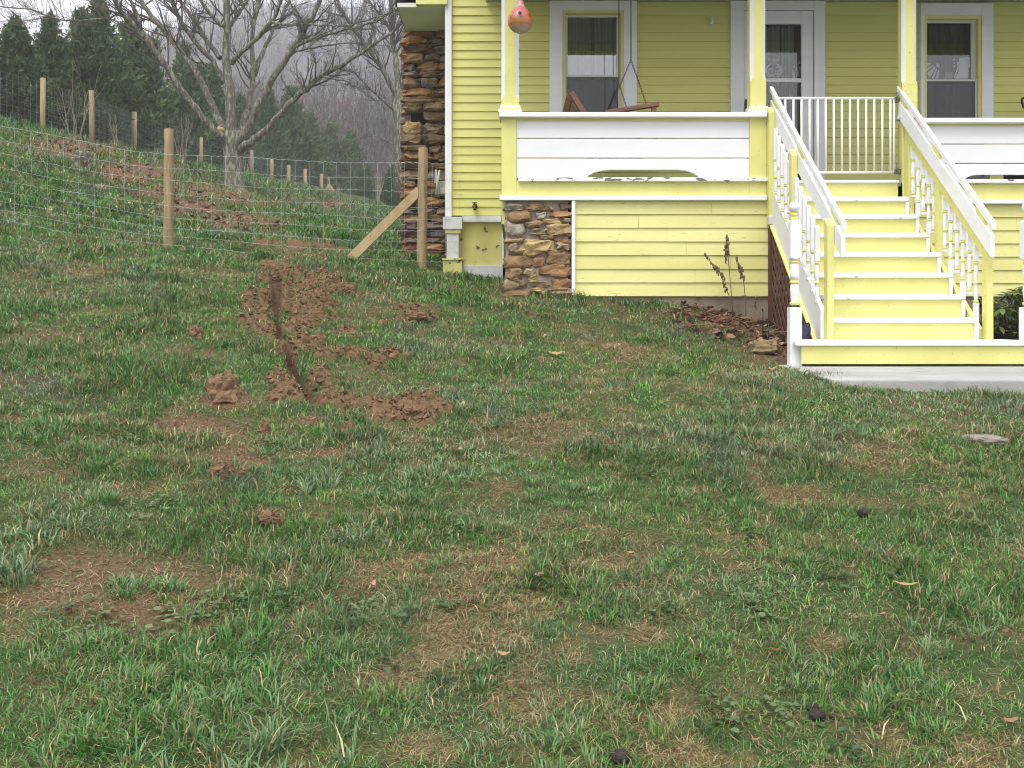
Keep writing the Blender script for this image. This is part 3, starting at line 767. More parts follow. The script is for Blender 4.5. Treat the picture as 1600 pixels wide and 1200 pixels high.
for i, (a, b, c_, d, k_) in enumerate(PIER):
    a, c_ = 780 + a / 6, 780 + c_ / 6; b, d = 270 + b / 6, 270 + d / 6
    v = rnd.uniform(.85, 1.12); pr_.col = tuple(q_ * v for q_ in K[k_])
    pr_.smooth = rnd.random() < .2
    pr_.blob((gx((a + c_) / 2, Yp), 10.135 + rnd.uniform(-.01, .01), gz((b + d) / 2, Yp)), gx(c_, Yp) - gx((a + c_) / 2, Yp) - .004, rnd.uniform(.045, .07), (gz(b, Yp) - gz(d, Yp)) / 2 * 1.0, 300 + i, .50, 15, 9, .6, 1.3, .18, .12)
pier = pr_.build('stone_pier', [M['stone'], M['mortar'], M['gap_shade']], house)

# ================================================================ PORCH STEPS
st = thing('porch_steps', (3.2, 8.2, 1.21), 'yellow and white wooden porch steps with turned balusters and sloping handrails', 'steps')
NZ = lambda Y: 1.578 + .787 * (Y - 8.385)      # line through the tread noses
BZ = lambda Y: 2.05 + .759 * (Y - 8.2)         # underside of the rail boards
for i in range(8):
    Y, z = 10.1 - .245 * i, 2.923 - .1922 * i
    th = .045 if i else .028
    xr = 3.785 if i else 3.78
    tr = MB(); tr.box(2.60, xr, Y, Y + (.275 if i else .06), z - th, z); tr.build('tread', M['white_tread'], st, bevel=.008)
    rs = MB(); zb = z - .1922 if i < 7 else 1.40
    rs.box(2.60, 3.775, Y + .028, Y + .05, zb + .0005, z - th - .0005); rs.build('riser', M['yellow'], st)
    if 0 < i: 
        en = MB(); en.box(3.752, 3.783, Y + .006, Y + .026, zb + .001, z - th - .001); en.build('end_trim', M['white'], st, bevel=.003)
pt = MB(); pt.box(2.19, 4.16, 8.0, 8.095, 1.352, 1.399); pt.box(2.272, 4.0, 8.097, 8.43, 1.352, 1.398); pt.build('platform_tread', M['white_tread'], st, bevel=.012)
pr = MB(); pr.box(2.245, 4.12, 8.03, 8.05, 1.212, 1.351); pr.box(2.275, 2.295, 8.05, 8.5, 1.212, 1.351); pr.build('platform_riser', M['yellow'], st, bevel=.004)
# stringers
sg = MB(); Y0, Y1 = 8.44, 10.06; SB = lambda Y: 1.43 + .75 * (Y - 8.6)
sg.prism([(Y0, SB(Y0)), (Y1, SB(Y1)), (Y1, SB(Y1) + .33), (Y0, SB(Y0) + .33)], 'x', 2.515, 2.55)
sg.build('stringer', M['white'], st)
sy = MB(); sy.prism([(Y0, SB(Y0) - .022), (Y1, SB(Y1) - .022), (Y1, SB(Y1) + .004), (Y0, SB(Y0) + .004)], 'x', 2.487, 2.549); sy.build('stringer_edge', M['yellow'], st, bevel=.003)
s2 = MB(); s2.prism([(Y0, SB(Y0)), (Y1, SB(Y1)), (Y1, SB(Y1) + .17), (Y0, SB(Y0) + .17)], 'x', 3.80, 3.84); s2.build('stringer', M['yellow'], st)
wc = MB(); wq = at(1205, 344, 10.02); wc.box(wq.x - .03, wq.x + .03, 9.98, 10.08, wq.z - .045, wq.z + .04); wc.build('post_foot', M['grey_white'], st, bevel=.006)
def beam(mb, xa0, xb0, ya, za0, za1, xa1, xb1, yb, zb0, zb1):
    return mb.add([(xa0, ya, za0), (xb0, ya, za0), (xa1, yb, zb0), (xb1, yb, zb0), (xa0, ya, za1), (xb0, ya, za1), (xa1, yb, zb1), (xb1, yb, zb1)],
                  [(0,2,3,1),(4,5,7,6),(0,1,5,4),(2,6,7,3),(0,4,6,2),(1,3,7,5)])
lx = lambda Y: 2.605 - .036 * (Y - 8.2)        # left rail leans a little
for side in (0, 1):
    f_ = (lambda Y: lx(Y)) if side == 0 else (lambda Y: 3.788)
    b = MB(); beam(b, f_(8.2), f_(8.2) + .036, 8.2, BZ(8.2), BZ(8.2) + .178, f_(10.16), f_(10.16) + .036, 10.16, BZ(10.16), BZ(10.16) + .178)
    b.build('rail_board', M['white'], st, bevel=.005)
    hr = MB(); beam(hr, f_(8.18) + .002, f_(8.18) + .04, 8.18, BZ(8.18) + .235, BZ(8.18) + .292, f_(10.2) + .002, f_(10.2) + .04, 10.2, BZ(10.2) + .235, BZ(10.2) + .292)
    hr.build('handrail', M['white'], st, bevel=.006)
    for yy in (8.32, 9.20, 10.0):
        sp = MB(); beam(sp, f_(yy) + .006, f_(yy) + .034, yy, BZ(yy) + .179, BZ(yy) + .234, f_(yy) + .006, f_(yy) + .034, yy + .15, BZ(yy + .15) + .179, BZ(yy + .15) + .234)
        sp.build('rail_spacer', M['yellow'], st)
    # square posts with sloping heads
    for yy in (8.345, 9.29, 9.99):
        x1 = (lx(yy) - .003) if side == 0 else 3.885
        x0 = x1 - .055
        zt = BZ(yy) + (.155 if side == 0 else .10)
        zb = 1.40 if yy < 9 else (NZ(yy) - .35 if yy < 9.9 else (2.56 if side == 0 else 2.4))
        if side == 1: x0, x1 = 3.826, 3.881
        p = MB(); p.prism([(yy, zb), (yy + .089, zb), (yy + .089, zt + .068), (yy, zt)], 'x', x0, x1); p.build('post', M['yellow'], st, bevel=.004)
lr = MB(); beam(lr, 3.8215, 3.862, 8.43, BZ(8.43) - .14, BZ(8.43) + .03, 3.8215, 3.862, 10.05, BZ(10.05) - .14, BZ(10.05) + .03); lr.build('lower_rail', M['yellow'], st, bevel=.004)
def baluster(x, y, zbot, ztop):
    b = MB(); w = .0185; n = NZ(y)
    za, zb_, zc = n - .02, n + .135, n + .30
    b.mi = 0; b.box(x - w, x + w, y - w, y + w, zbot, za - .012)
    b.add([(x - w, y - w, zc + .012), (x + w, y - w, zc + .012), (x + w, y + w, zc + .012), (x - w, y + w, zc + .012),
           (x - w, y - w, ztop - .014), (x + w, y - w, ztop - .014), (x + w, y + w, ztop + .014), (x - w, y + w, ztop + .014)],
          [(3,2,1,0),(4,5,6,7),(0,1,5,4),(1,2,6,5),(2,3,7,6),(3,0,4,7)])
    prof = [(.0135, za), (.0175, za + .03), (.0185, za + .06), (.0145, za + .10), (.0115, zb_ - .01), (.0115, zb_ + .01), (.0165, zb_ + .05), (.0185, zb_ + .085), (.014, zb_ + .13), (.012, zc)]
    b.lathe(prof, x, y, 12)
    b.mi = 1
    for zz in (za, zb_, zc): b.lathe([(.014, zz - .012), (.021, zz - .006), (.021, zz + .006), (.014, zz + .012)], x, y, 12)
    return b.build('baluster', [M['white'], M['yellow']], st)
BY = [9.92, 9.80, 9.675, 9.55, 9.43, 9.195, 9.07, 8.945, 8.825, 8.70, 8.575]
for y in BY:
    baluster(2.526, y, SB(y) + .31, NZ(y) + .60)
    kk = int((10.1 - y) / .245) + 1           # tread it stands on
    baluster(3.842, y, 2.923 - .1922 * kk, BZ(y) - .135)
def newel(px, Y=8.145, xc=None):
    xc = gx(px, 8.1) if xc is None else xc
    zz = lambda yc: 1.55 + (501 - (300 + .2333 * yc)) / 1618 * 8.1
    nw = MB(); w = .046
    nw.mi = 0; nw.box(xc - w, xc + w, Y - w, Y + w, 1.19, zz(770)); 
    nw.box(xc - .042, xc + .042, Y - .042, Y + .042, zz(440), zz(200))
    nw.add([(xc - .042, Y - .042, zz(200)), (xc + .042, Y - .042, zz(200)), (xc + .042, Y + .042, zz(200)), (xc - .042, Y + .042, zz(200)),
            (xc - .03, Y - .03, zz(184)), (xc + .03, Y - .03, zz(184)), (xc + .03, Y + .03, zz(184)), (xc - .03, Y + .03, zz(184))], [(0,1,5,4),(1,2,6,5),(2,3,7,6),(3,0,4,7),(4,5,6,7)])
    nw.lathe([(.034, zz(757)), (.027, zz(735)), (.033, zz(690)), (.036, zz(655)), (.030, zz(618))], xc, Y, 20)
    nw.lathe([(.030, zz(590)), (.036, zz(560)), (.0375, zz(530)), (.032, zz(500)), (.031, zz(478))], xc, Y, 20)
    nw.lathe([(.03, zz(455)), (.042, zz(448)), (.042, zz(438))], xc, Y, 20)
    nw.mi = 1
    for c0, r in ((746, .037), (604, .037), (467, .036), (176, .030), (150, .024)):
        nw.lathe([(r - .008, zz(c0 + 12)), (r, zz(c0 + 6)), (r, zz(c0 - 6)), (r - .008, zz(c0 - 12))], xc, Y, 20)
    nw.lathe([(.018, zz(184)), (.018, zz(130))], xc, Y, 14)
    post_ = nw.build('newel_post', [M['white'], M['yellow']], st)
    bl = MB(); bl.smooth = True
    zc = zz(97); r = .0425
    bl.lathe([(r * math.cos(a), zc + r * math.sin(a)) for a in np.linspace(-1.45, 1.5, 14)], xc, Y, 24)
    bl.build('ball_finial', M['white'], post_)
newel(0, xc=2.222); newel(0, xc=4.055)
# lattice under the steps
def clip_seg(p, q, poly):
    t0, t1 = 0.0, 1.0; d = (q[0] - p[0], q[1] - p[1]); n = len(poly)
    for i in range(n):
        a, b = poly[i], poly[(i + 1) % n]; nx_, ny_ = -(b[1] - a[1]), b[0] - a[0]
        num = (p[0] - a[0]) * nx_ + (p[1] - a[1]) * ny_; den = d[0] * nx_ + d[1] * ny_
        if abs(den) < 1e-9:
            if num < 0: return None
            continue
        t_ = -num / den
        if den > 0: t0 = max(t0, t_)
        else: t1 = min(t1, t_)
    return None if t0 >= t1 else ((p[0] + d[0] * t0, p[1] + d[1] * t0), (p[0] + d[0] * t1, p[1] + d[1] * t1))
la = MB(); poly = [(8.52, 1.15), (10.06, 1.15), (10.06, SB(10.06) - .03), (8.52, SB(8.52) - .03)]
for s_, xx in ((1, 2.505), (-1, 2.514)):
    for k_ in range(-30, 60):
        c0 = k_ * .15
        sg_ = clip_seg((8.3, 1 + c0), (10.3, 1 + c0 + 2.0 * 1.15), poly) if s_ == 1 else clip_seg((8.3, 1 + c0), (10.3, 1 + c0 - 2.0 * 1.15), poly)
        if sg_:
            (y0, z0), (y1, z1) = sg_; L_ = math.hypot(y1 - y0, z1 - z0)
            if L_ < .04: continue
            ux, uz = -(z1 - z0) / L_ * .021, (y1 - y0) / L_ * .021
            la.prism([(y0 - ux, z0 - uz), (y1 - ux, z1 - uz), (y1 + ux, z1 + uz), (y0 + ux, z0 + uz)], 'x', xx, xx + .008)
la.box(2.49, 2.53, 10.0, 10.07, 1.3, SB(10.0) - .03); la.box(2.49, 2.53, 8.5, 8.55, 1.15, SB(8.5) - .03)
la.build('lattice', M['lattice'], st)

# ================================================================ OBJECTS ON AND ABOUT THE PORCH
# safety gate across the head of the steps
gt = thing('safety_gate', (3.1, 10.15, 2.92), 'white barred child safety gate across the top of the porch steps', 'gate')
ga = MB(); zt, zb = gz(153.5, 10.15), gz(269.5, 10.15)
xa, xb = gx(1208, 10.15), gx(1397, 10.15)
ga.tube([(xa, 10.15, zt), (xb, 10.15, zt)], .0135, 8); ga.tube([(xa, 10.15, zb), (xb, 10.15, zb)], .0125, 8)
ga.tube([(xa, 10.15, zb), (xa, 10.15, zt)], .011, 8); ga.tube([(xb, 10.15, zb), (xb, 10.15, zt)], .011, 8)
ga.build('gate_frame', M['gate'], gt)
i = 0; p = 1391.2
while p > 1212:
    b = MB(); x = gx(p, 10.15); b.tube([(x, 10.15, zb + .01), (x, 10.15, zt - .01)], .0115, 8); b.build('bar', M['gate'], gt); p -= 12.63
for zz in (zt - .02, zb + .005):
    h_ = MB(); h_.box(xb, 3.826, 10.13, 10.17, zz - .02, zz + .025); h_.tube([(xb + .02, 10.12, zz), (xb + .02, 10.12, zz + .07)], .008, 8); h_.build('hinge', M['steel'], gt)

# porch swing hung from two chains, seat pointing to the right
swt = thing('porch_swing', (1.2, 11.1, 3.3), 'reddish brown wooden porch swing hanging on two dark chains behind the white railing', 'swing')
YN, YF = 10.5, 11.75
tilt = math.atan2(gz(160, YN) - gz(172, YN), gx(1036, YN) - gx(959, YN))
sc_ = Vector((1.16, 0, 3.33))
def swp(u, v, y): return Vector((sc_.x + u * math.cos(tilt) - v * math.sin(tilt), y, sc_.z + u * math.sin(tilt) + v * math.cos(tilt)))
def slat(mb, u0, v0, u1, v1, y0, y1, th):
    a, b = swp(u0, v0, 0), swp(u1, v1, 0); d = (b - a).normalized(); n_ = Vector((-d.z, 0, d.x)) * th / 2
    vs = []
    for y in (y0, y1):
        for q in (a - n_, b - n_, b + n_, a + n_): vs.append((q.x, y, q.z))
    mb.add(vs, [(0,1,2,3),(7,6,5,4),(0,4,5,1),(1,5,6,2),(2,6,7,3),(3,7,4,0)])
se = MB()
for k_ in range(5): slat(se, -.22 + k_ * .11, 0, -.125 + k_ * .11, 0, YN + .03, YF - .03, .022)
se.build('seat', M['swing'], swt, bevel=.004)
bk_ = MB()
for k_ in range(6):
    t0 = .06 + k_ * .095; slat(bk_, -.25 - t0 * .42, t0, -.25 - (t0 + .08) * .42, t0 + .08, YN + .03, YF - .03, .02)
bk_.build('backrest', M['swing'], swt, bevel=.004)
for y in (YN - .02, YF - .03):
    a_ = MB(); slat(a_, -.16, .36, .39, .36, y, y + .07, .042); slat(a_, .30, 0, .335, .34, y + .015, y + .055, .05); a_.build('armrest', M['swing'], swt, bevel=.006)
    e_ = MB(); slat(e_, -.18, -.05, -.47, .62, y + .02, y + .06, .055); slat(e_, -.25, -.03, .36, -.03, y + .02, y + .06, .05); e_.build('end_frame', M['swing'], swt, bevel=.005)
def chain(mb, p, q, L=.036, r=.0024):
    d = q - p; n_ = max(1, int(d.length / (L * .74))); u = d.normalized(); a = u.orthogonal().normalized(); b = u.cross(a)
    for k_ in range(n_):
        c_ = p + d * ((k_ + .5) / n_); s_ = a if k_ % 2 else b
        pts = [c_ + u * (L / 2 * math.cos(t_)) + s_ * (.0085 * math.sin(t_)) for t_ in np.linspace(0, 2 * math.pi, 9)]
        mb.tube(pts, r, 4, False)
for y, split in ((YN + .03, (986, 94)), (YF - .02, (967, 131))):
    c_ = MB(); sp_ = at(*split, y); chain(c_, Vector((sp_.x, y, 5.2)), sp_)
    chain(c_, sp_, swp(.27, .38, y)); chain(c_, sp_, swp(-.23, .20, y)); c_.build('chain', M['chain'], swt)

# gourd birdhouse
gq = at(812.7, 31, 9.85); gr = 19.6 / F * 9.85
gd = thing('gourd_birdhouse', gq, 'orange and pink painted gourd birdhouse hanging by the left porch post', 'birdhouse')
prof = [(.02, -1.04), (.25, -1.045), (.55, -.93), (.80, -.70), (.95, -.40), (1.0, -.10), (.97, .18), (.86, .46), (.68, .72), (.50, .92), (.38, 1.10), (.31, 1.28), (.27, 1.42), (.20, 1.52), (.05, 1.56)]
vs, fs, cs = [], [], []; n = 40
fine = []
for (r0, z0), (r1, z1) in zip(prof[:-1], prof[1:]):
    for t_ in np.linspace(0, 1, 4)[:-1]: fine.append((r0 + (r1 - r0) * t_, z0 + (z1 - z0) * t_))
fine.append(prof[-1])
for r_, z_ in fine:
    for k_ in range(n):
        a = 2 * math.pi * k_ / n
        X_, Y_ = r_ * math.cos(a), r_ * math.sin(a)
        vs.append((gq.x + X_ * gr, gq.y + Y_ * gr, gq.z + z_ * gr))
        nn = .5 + .5 * mnoise.noise(Vector((X_, Y_, z_)) * 2.3)
        c_ = np.array((.42, .17, .05)) * (.8 + .5 * nn)
        if z_ < -.55: c_ = np.array((.42, .30, .24)) * (.7 + .5 * nn)
        if Y_ < 0:
            if abs(X_) < .52 - abs(z_ - .48) * .45 and -.05 < z_ < 1.0: c_ = np.array((.50, .15, .15)) * (.9 + .3 * nn)
            if z_ > .95: c_ = np.array((.52, .26, .19))
            if math.hypot(X_ + .72, z_ - .02) < .13 or math.hypot(X_ - .70, z_ - .18) < .15: c_ = np.array((.45, .04, .02))
            if math.hypot(X_, z_ - 0) < .17: c_ = np.array((.14, .10, .07))
            if math.hypot((X_) * .9, z_ - .93) < .12: c_ = np.array((.22, .22, .27))
        cs.append(tuple(c_))
m_ = len(fine)
for i in range(m_ - 1):
    for k_ in range(n): fs.append((i * n + k_, i * n + (k_ + 1) % n, (i + 1) * n + (k_ + 1) % n, (i + 1) * n + k_))
gb_ = mesh_np('gourd_body', vs, fs, M['gourd'], np.array(cs), gd, smooth=True)
hl = MB(); hc = Vector((gq.x - .003, gq.y - gr * .955, gq.z + .27 * gr)); hl.tube([hc + Vector((0, .03, -.004)), hc + Vector((0, -.004, .001))], .016, 20); hl.build('entrance_hole', M['black'], gd)
tb = MB(); tc_ = gq + Vector((0, 0, 1.5 * gr)); tb.tube([tc_, Vector((gq.x + .004, 9.99, 5.13))], .003, 5); tb.build('hanging_cord', M['black'], gd)

# ornaments in the windows
def ornament(name, label, polys, Y, mt='ornament', group=None):
    o = MB()
    for pl_ in polys: o.prism([(gx(u, Y), gz(v, Y)) for u, v in pl_], 'y', Y, Y + .006)
    ob = o.build(name, M[mt]); return tag(ob, label, 'ornament', group)
def arc(cx, cy, r, a0, a1, w, n=14, sx=1.0):
    A = np.linspace(R(a0), R(a1), n)
    return [(cx + r * math.cos(a) * sx, cy - r * math.sin(a)) for a in A] + [(cx + (r - w) * math.cos(a) * sx, cy - (r - w) * math.sin(a)) for a in A[::-1]]
YO = 12.085
ornament('window_ornament', 'white scroll ornament standing in the front door glass', [arc(1209, 110.5, 13, -60, 240, 2.6), arc(1205, 113, 6.5, 60, 330, 2.6), arc(1214.5, 108, 5, -150, 130, 2.4), arc(1214, 121, 7, 20, 170, 2.6),
   [(1200, 91.5), (1204, 92), (1204.5, 95.5), (1200.5, 95.5)], [(1206, 92.5), (1212, 92.5), (1212, 96), (1206, 96)], [(1213.5, 95.5), (1214, 92.5), (1217, 91.5), (1215.5, 95.5)], [(1205, 97), (1211, 97), (1211, 101), (1205, 101)]], YO)
ornament('window_ornament', 'white fan blades ornament at the right side of the door glass', [[(1237.5, 108), (1241.5, 114), (1242, 122.5), (1238.5, 122.5)], [(1243.5, 106), (1246, 105.5), (1249.5, 118.5), (1244.5, 120)], [(1248, 104), (1250.4, 103), (1250.4, 115)], [(1246, 99), (1250.4, 94), (1250.4, 99.5), (1247, 101)], [(1240, 102), (1242, 101.5), (1242, 105.5), (1240, 106)]], YO)
ornament('window_ornament', 'white shell shaped fan ornament in the right porch window', [[(1447.3, 99.5), (1456, 98), (1448, 104.5)], [(1447.5, 107.5), (1458, 101), (1459.5, 102.5), (1448, 111.5)], [(1449, 114), (1460.5, 104), (1462, 106), (1453, 121)], [(1455.5, 122.3), (1462.8, 107), (1464.5, 107.5), (1459.5, 122.5)], [(1462, 122.5), (1466, 108.5), (1467.5, 110), (1466.5, 122.5)], arc(1465.5, 102, 3, 0, 359, 2.9, 10)], YO)
ornament('window_ornament', 'tall white curved vase ornament in the right porch window', [[(1493, 122.8), (1497.5, 112), (1499.5, 100), (1498.5, 90.5), (1518, 89.2), (1518, 103), (1513.5, 106), (1513, 122.8)], [(1490.6, 121), (1494, 112), (1496, 104), (1495, 97), (1498.3, 96.8), (1498.6, 104), (1495.5, 113), (1492, 121.5)], arc(1491.5, 93, 1.8, 0, 359, 1.7, 8), arc(1491, 98.5, 1.6, 0, 359, 1.5, 8), arc(1491.3, 103.5, 1.6, 0, 359, 1.5, 8)], YO)
ornament('trinket_box', 'small dull pink box on the ledge of the right porch window', [[(1476.5, 122.8), (1476.5, 113.5), (1488, 113.5), (1488, 122.8)]], YO, 'pink_box')

# shovel leaning against the wall
sv = thing('shovel', (gx(1606, 11.7), 11.6, 2.92), 'shovel with black D handle leaning on the yellow wall beyond the right window', 'shovel')
hp = at(1603, 160, 11.75)
hm = MB(); hm.tube([hp + Vector((-.048, 0, .02)), hp + Vector((-.042, 0, .045)), hp + Vector((0, 0, .055)), hp + Vector((.042, 0, .045)), hp + Vector((.048, 0, .02)), hp + Vector((.03, 0, -.05)), hp + Vector((0, 0, -.09)), hp + Vector((-.03, 0, -.05)), hp + Vector((-.048, 0, .02))], .013, 8, False)
hm.tube([hp + Vector((0, 0, -.08)), hp + Vector((0, 0, -.15))], .019, 10); hm.build('handle', M['black'], sv)
sm_ = MB(); sm_.tube([hp + Vector((0, 0, -.15)), Vector((hp.x + .03, 11.5, 3.15))], .017, 10); sm_.build('shaft', M['shaft'], sv)
sbd = MB(); sbd.smooth = True
sbd.blob((hp.x + .035, 11.47, 3.04), .11, .02, .14, 3, .05, 14, 10, .7); sbd.build('blade', M['steel'], sv)
bg_ = MB(); bg_.smooth = True; bq = at(1527, 286, 10.6); bg_.blob((bq.x, 10.6, 3.02), .11, .10, .11, 9, .2, 16, 10, .8); bagm = bg_.build('feed_bag', M['bag'])
tag(bagm, 'white bag with a red spot behind the slot of the right porch railing', 'bag')
bd = MB(); bd.tube([(bq.x + .012, 10.52, 3.03), (bq.x + .012, 10.485, 3.03)], .018, 12); bd.build('red_spot', M['car_red'], bagm)
pq = at(1590, 286, 10.7); dp = MB(); dp.lathe([(.09, 2.92), (.13, 3.0), (.14, 3.14), (.15, 3.16), (.15, 3.19), (.12, 3.19), (.115, 3.12)], pq.x, 10.7, 24); tag(dp.build('flower_pot', M['dark_pot']), 'dark round flower pot behind the slot of the right porch railing', 'pot')

# hose reel bracket beside the chimney
rl = thing('hose_reel', at(690, 292, 12.5), 'grey plastic hose reel fixed beside the stone chimney', 'hose reel')
dm = MB(); q0 = at(697, 295, 12.6)
for k_, (l_, r_) in enumerate(((686, 700), (687.5, 700))):
    pass
dm.box(gx(685.5, 12.6), XL + .03, 12.52, 12.68, gz(305, 12.6), gz(284, 12.6)); dm.box(gx(687.5, 12.5), XL + .02, 12.49, 12.52, gz(303.5, 12.5), gz(293, 12.5)); dm.build('drum', M['plastic'], rl, bevel=.02)
fl = MB(); fx_ = gx(683, 12.55)
fl.tube([Vector((fx_ + .05 * 0 + (.06 * (t_ - .5)), 12.55 + .19 * math.cos(2 * math.pi * t_) * .4, gz(285, 12.55) + .15 * math.sin(2 * math.pi * t_))) for t_ in np.linspace(0, 1, 25)], .010, 8, False)
fl.tube([(gx(681.5, 12.5), 12.47, gz(305, 12.5)), (gx(684, 12.5), 12.47, gz(285, 12.5)), (gx(687, 12.5), 12.47, gz(266, 12.5))], [.012, .015, .011], 8)
fl.build('flange', M['plastic_white'], rl)

# ================================================================ FENCES
def fence_rows(n=9): return [0, .075, .165, .265, .375, .50, .645, .80, .965, 1.14][:n + 1]
fe = thing('wire_fence', (-3, 11.5, 2.2), 'woven wire fence on round timber posts running from the house corner across the lawn', 'fence')
def timber(px0, px1, pt, pb, Y, name='post', mt='timber', lean=0.0):
    x0, x1 = gx(px0, Y), gx(px1, Y); r = (x1 - x0) / 2; xc = (x0 + x1) / 2; zt = gz(pt, Y); zb = gz(pb, Y) - .25
    t_ = MB(); n_ = 16
    pts = [(xc + lean * k_ / 8 + .004 * math.sin(k_ * 2), Y + r, zb + (zt - zb) * k_ / 8) for k_ in range(9)]
    t_.tube(pts, [r * (1.03 - .01 * k_) for k_ in range(9)], n_); return t_.build(name, M[mt], fe if Y < 13 else ff, bevel=.004)
timber(253.5, 268.5, 200.5, 388, 11.5); timber(650, 665.5, 230, 412, 11.75, lean=.02)
timber(-170, -154, 150, 345, 10.6)
br = MB(); a, b = at(656, 297, 11.8), at(546, 405, 11.75); d = (b - a).normalized(); n_ = Vector((d.z, 0, -d.x)) * .052
vs = []
for y in (11.78, 11.83):
    for q in (a - n_, b - n_, b + n_, a + n_): vs.append((q.x, y, q.z))
br.add(vs, [(0,1,2,3),(7,6,5,4),(0,4,5,1),(1,5,6,2),(2,6,7,3),(3,7,4,0)]); br.build('brace', M['timber_new'], fe, bevel=.004)
# wires: top and bottom rows measured along the run
TOPW = [(-300,130,10.4),(-162,158,10.58),(0,197,11.05),(100,216,11.25),(200,234,11.4),(262,240.5,11.49),(337,245,11.55),(400,248,11.6),(500,251.5,11.68),(600,254.5,11.72),(657,256,11.74),(700,257,11.85),(724,258,11.90)]
BOTW = [(-300,290,10.4),(-162,310,10.58),(0,344,11.05),(100,362,11.25),(200,376,11.4),(262,384,11.49),(337,390,11.55),(400,396,11.6),(500,402,11.68),(600,407,11.72),(657,408.5,11.74),(700,409,11.85),(724,409,11.90)]
def interp(tab, x):
    xs_ = [t_[0] for t_ in tab]; return float(np.interp(x, xs_, [t_[1] for t_ in tab])), float(np.interp(x, xs_, [t_[2] for t_ in tab]))
fr_ = [0, .16, .295, .44, .565, .685, .80, .90, 1.0]
wi = MB()
for k_, f_ in enumerate(fr_):
    pts = []
    for px in np.arange(-300, 725, 5.25):
        t_, Y = interp(TOPW, px); b_, _ = interp(BOTW, px)
        q = at(px, t_ + (b_ - t_) * f_, Y); q.z += .006 * math.sin(px * .62 + k_ * 2) + .010 * math.sin(px * .021 + k_); q.y += .004 * math.sin(px * .9)
        pts.append(q)
    wi.tube(pts, .0022 if k_ in (0, 8) else .0017, 5)
X = gx(-290, 10.4); 
while X < -.58:
    # column of this stay wire
    px = -290
    for _ in range(12):
        _, Y = interp(TOPW, px); px = 800 + X / Y * F
    pts = []
    t_, Y = interp(TOPW, px); b_, _ = interp(BOTW, px)
    for k_, f_ in enumerate(fr_):
        q = at(px, t_ + (b_ - t_) * f_, Y); q.x += rnd.uniform(-.006, .006) ; q.z += .010 * math.sin(px * .021 + k_)
        pts.append(q)
    wi.tube(pts, .0013, 5); X += .1524
wi.build('wire_mesh', M['wire'], fe)

ff = thing('boundary_fence', (-12.5, 40, 7.5), 'far wire mesh fence on wooden posts climbing the hill in front of the evergreens', 'fence')
FP = [(-60,0,0,23.0),(66,122,208,25),(143.5,141.5,222,28),(209.5,175,236,34),(313.5,215,265,42),(393.5,235,279,48),(424,249,288,54),(451.5,258,291,58),(477,264,296,61),(502,272,301,64),(513,276,303,66),(597,292,326,52),(607,297,330,50)]
base_pts = []
for k_, (px, pt_, pb, Y) in enumerate(FP):
    if k_ == 0: g_ = Vector((gx(-60, 23), 23, H(gx(-60, 23), 23)))
    else: g_ = at(px, pb, Y)
    base_pts.append(g_)
    w = 4.3 if Y < 40 else 2.9
    zt = gz(pt_, Y) if k_ else g_.z + 1.35
    t_ = MB(); gl = H(g_.x, g_.y); t_.tube([(g_.x, g_.y, min(gl, g_.z) - .4), (g_.x + rnd.uniform(-.03, .03), g_.y, zt)], [w / F * Y * .97, w / F * Y * .9], 10)
    t_.build('post', M['timber' if k_ not in (5,) else 'timber_grey'], ff)
wf = MB()
for a, b in zip(base_pts[:-3], base_pts[1:-2]):
    L_ = (b - a).length; n_ = max(1, int(L_ / .16)); 
    for k_ in range(n_ + 1):
        p = a.lerp(b, k_ / n_); g_ = H(p.x, p.y) if k_ % 4 == 0 else p.z
        wf.tube([(p.x, p.y, p.z - .05), (p.x, p.y, p.z + 1.22)], .003, 3, False)
    for r_ in range(9): wf.tube([a + Vector((0, 0, .02 + r_ * .15)), b + Vector((0, 0, .02 + r_ * .15))], .003, 3, False)
wf.build('wire_mesh', M['wire_dull'], ff)
bb = MB(); p0 = at(514, 288, 62)
for px in (507.5, 523):
    q = at(px, 301, 62); d = (q - p0).normalized(); n_ = Vector((d.z, 0, -d.x)) * .055
    vs = []
    for y in (61.95, 62.05):
        for u in (p0 - n_, q - n_, q + n_, p0 + n_): vs.append((u.x, y + (.11 if px > 510 else 0), u.z))
    bb.add(vs, [(0,1,2,3),(7,6,5,4),(0,4,5,1),(1,5,6,2),(2,6,7,3),(3,7,4,0)])
bb.build('brace', M['timber_new'], ff)
b2 = MB(); a, b = at(477, 283, 60), at(481.5, 296, 60); b2.tube([a, b], .09, 6); b2.build('brace', M['timber_grey'], ff)

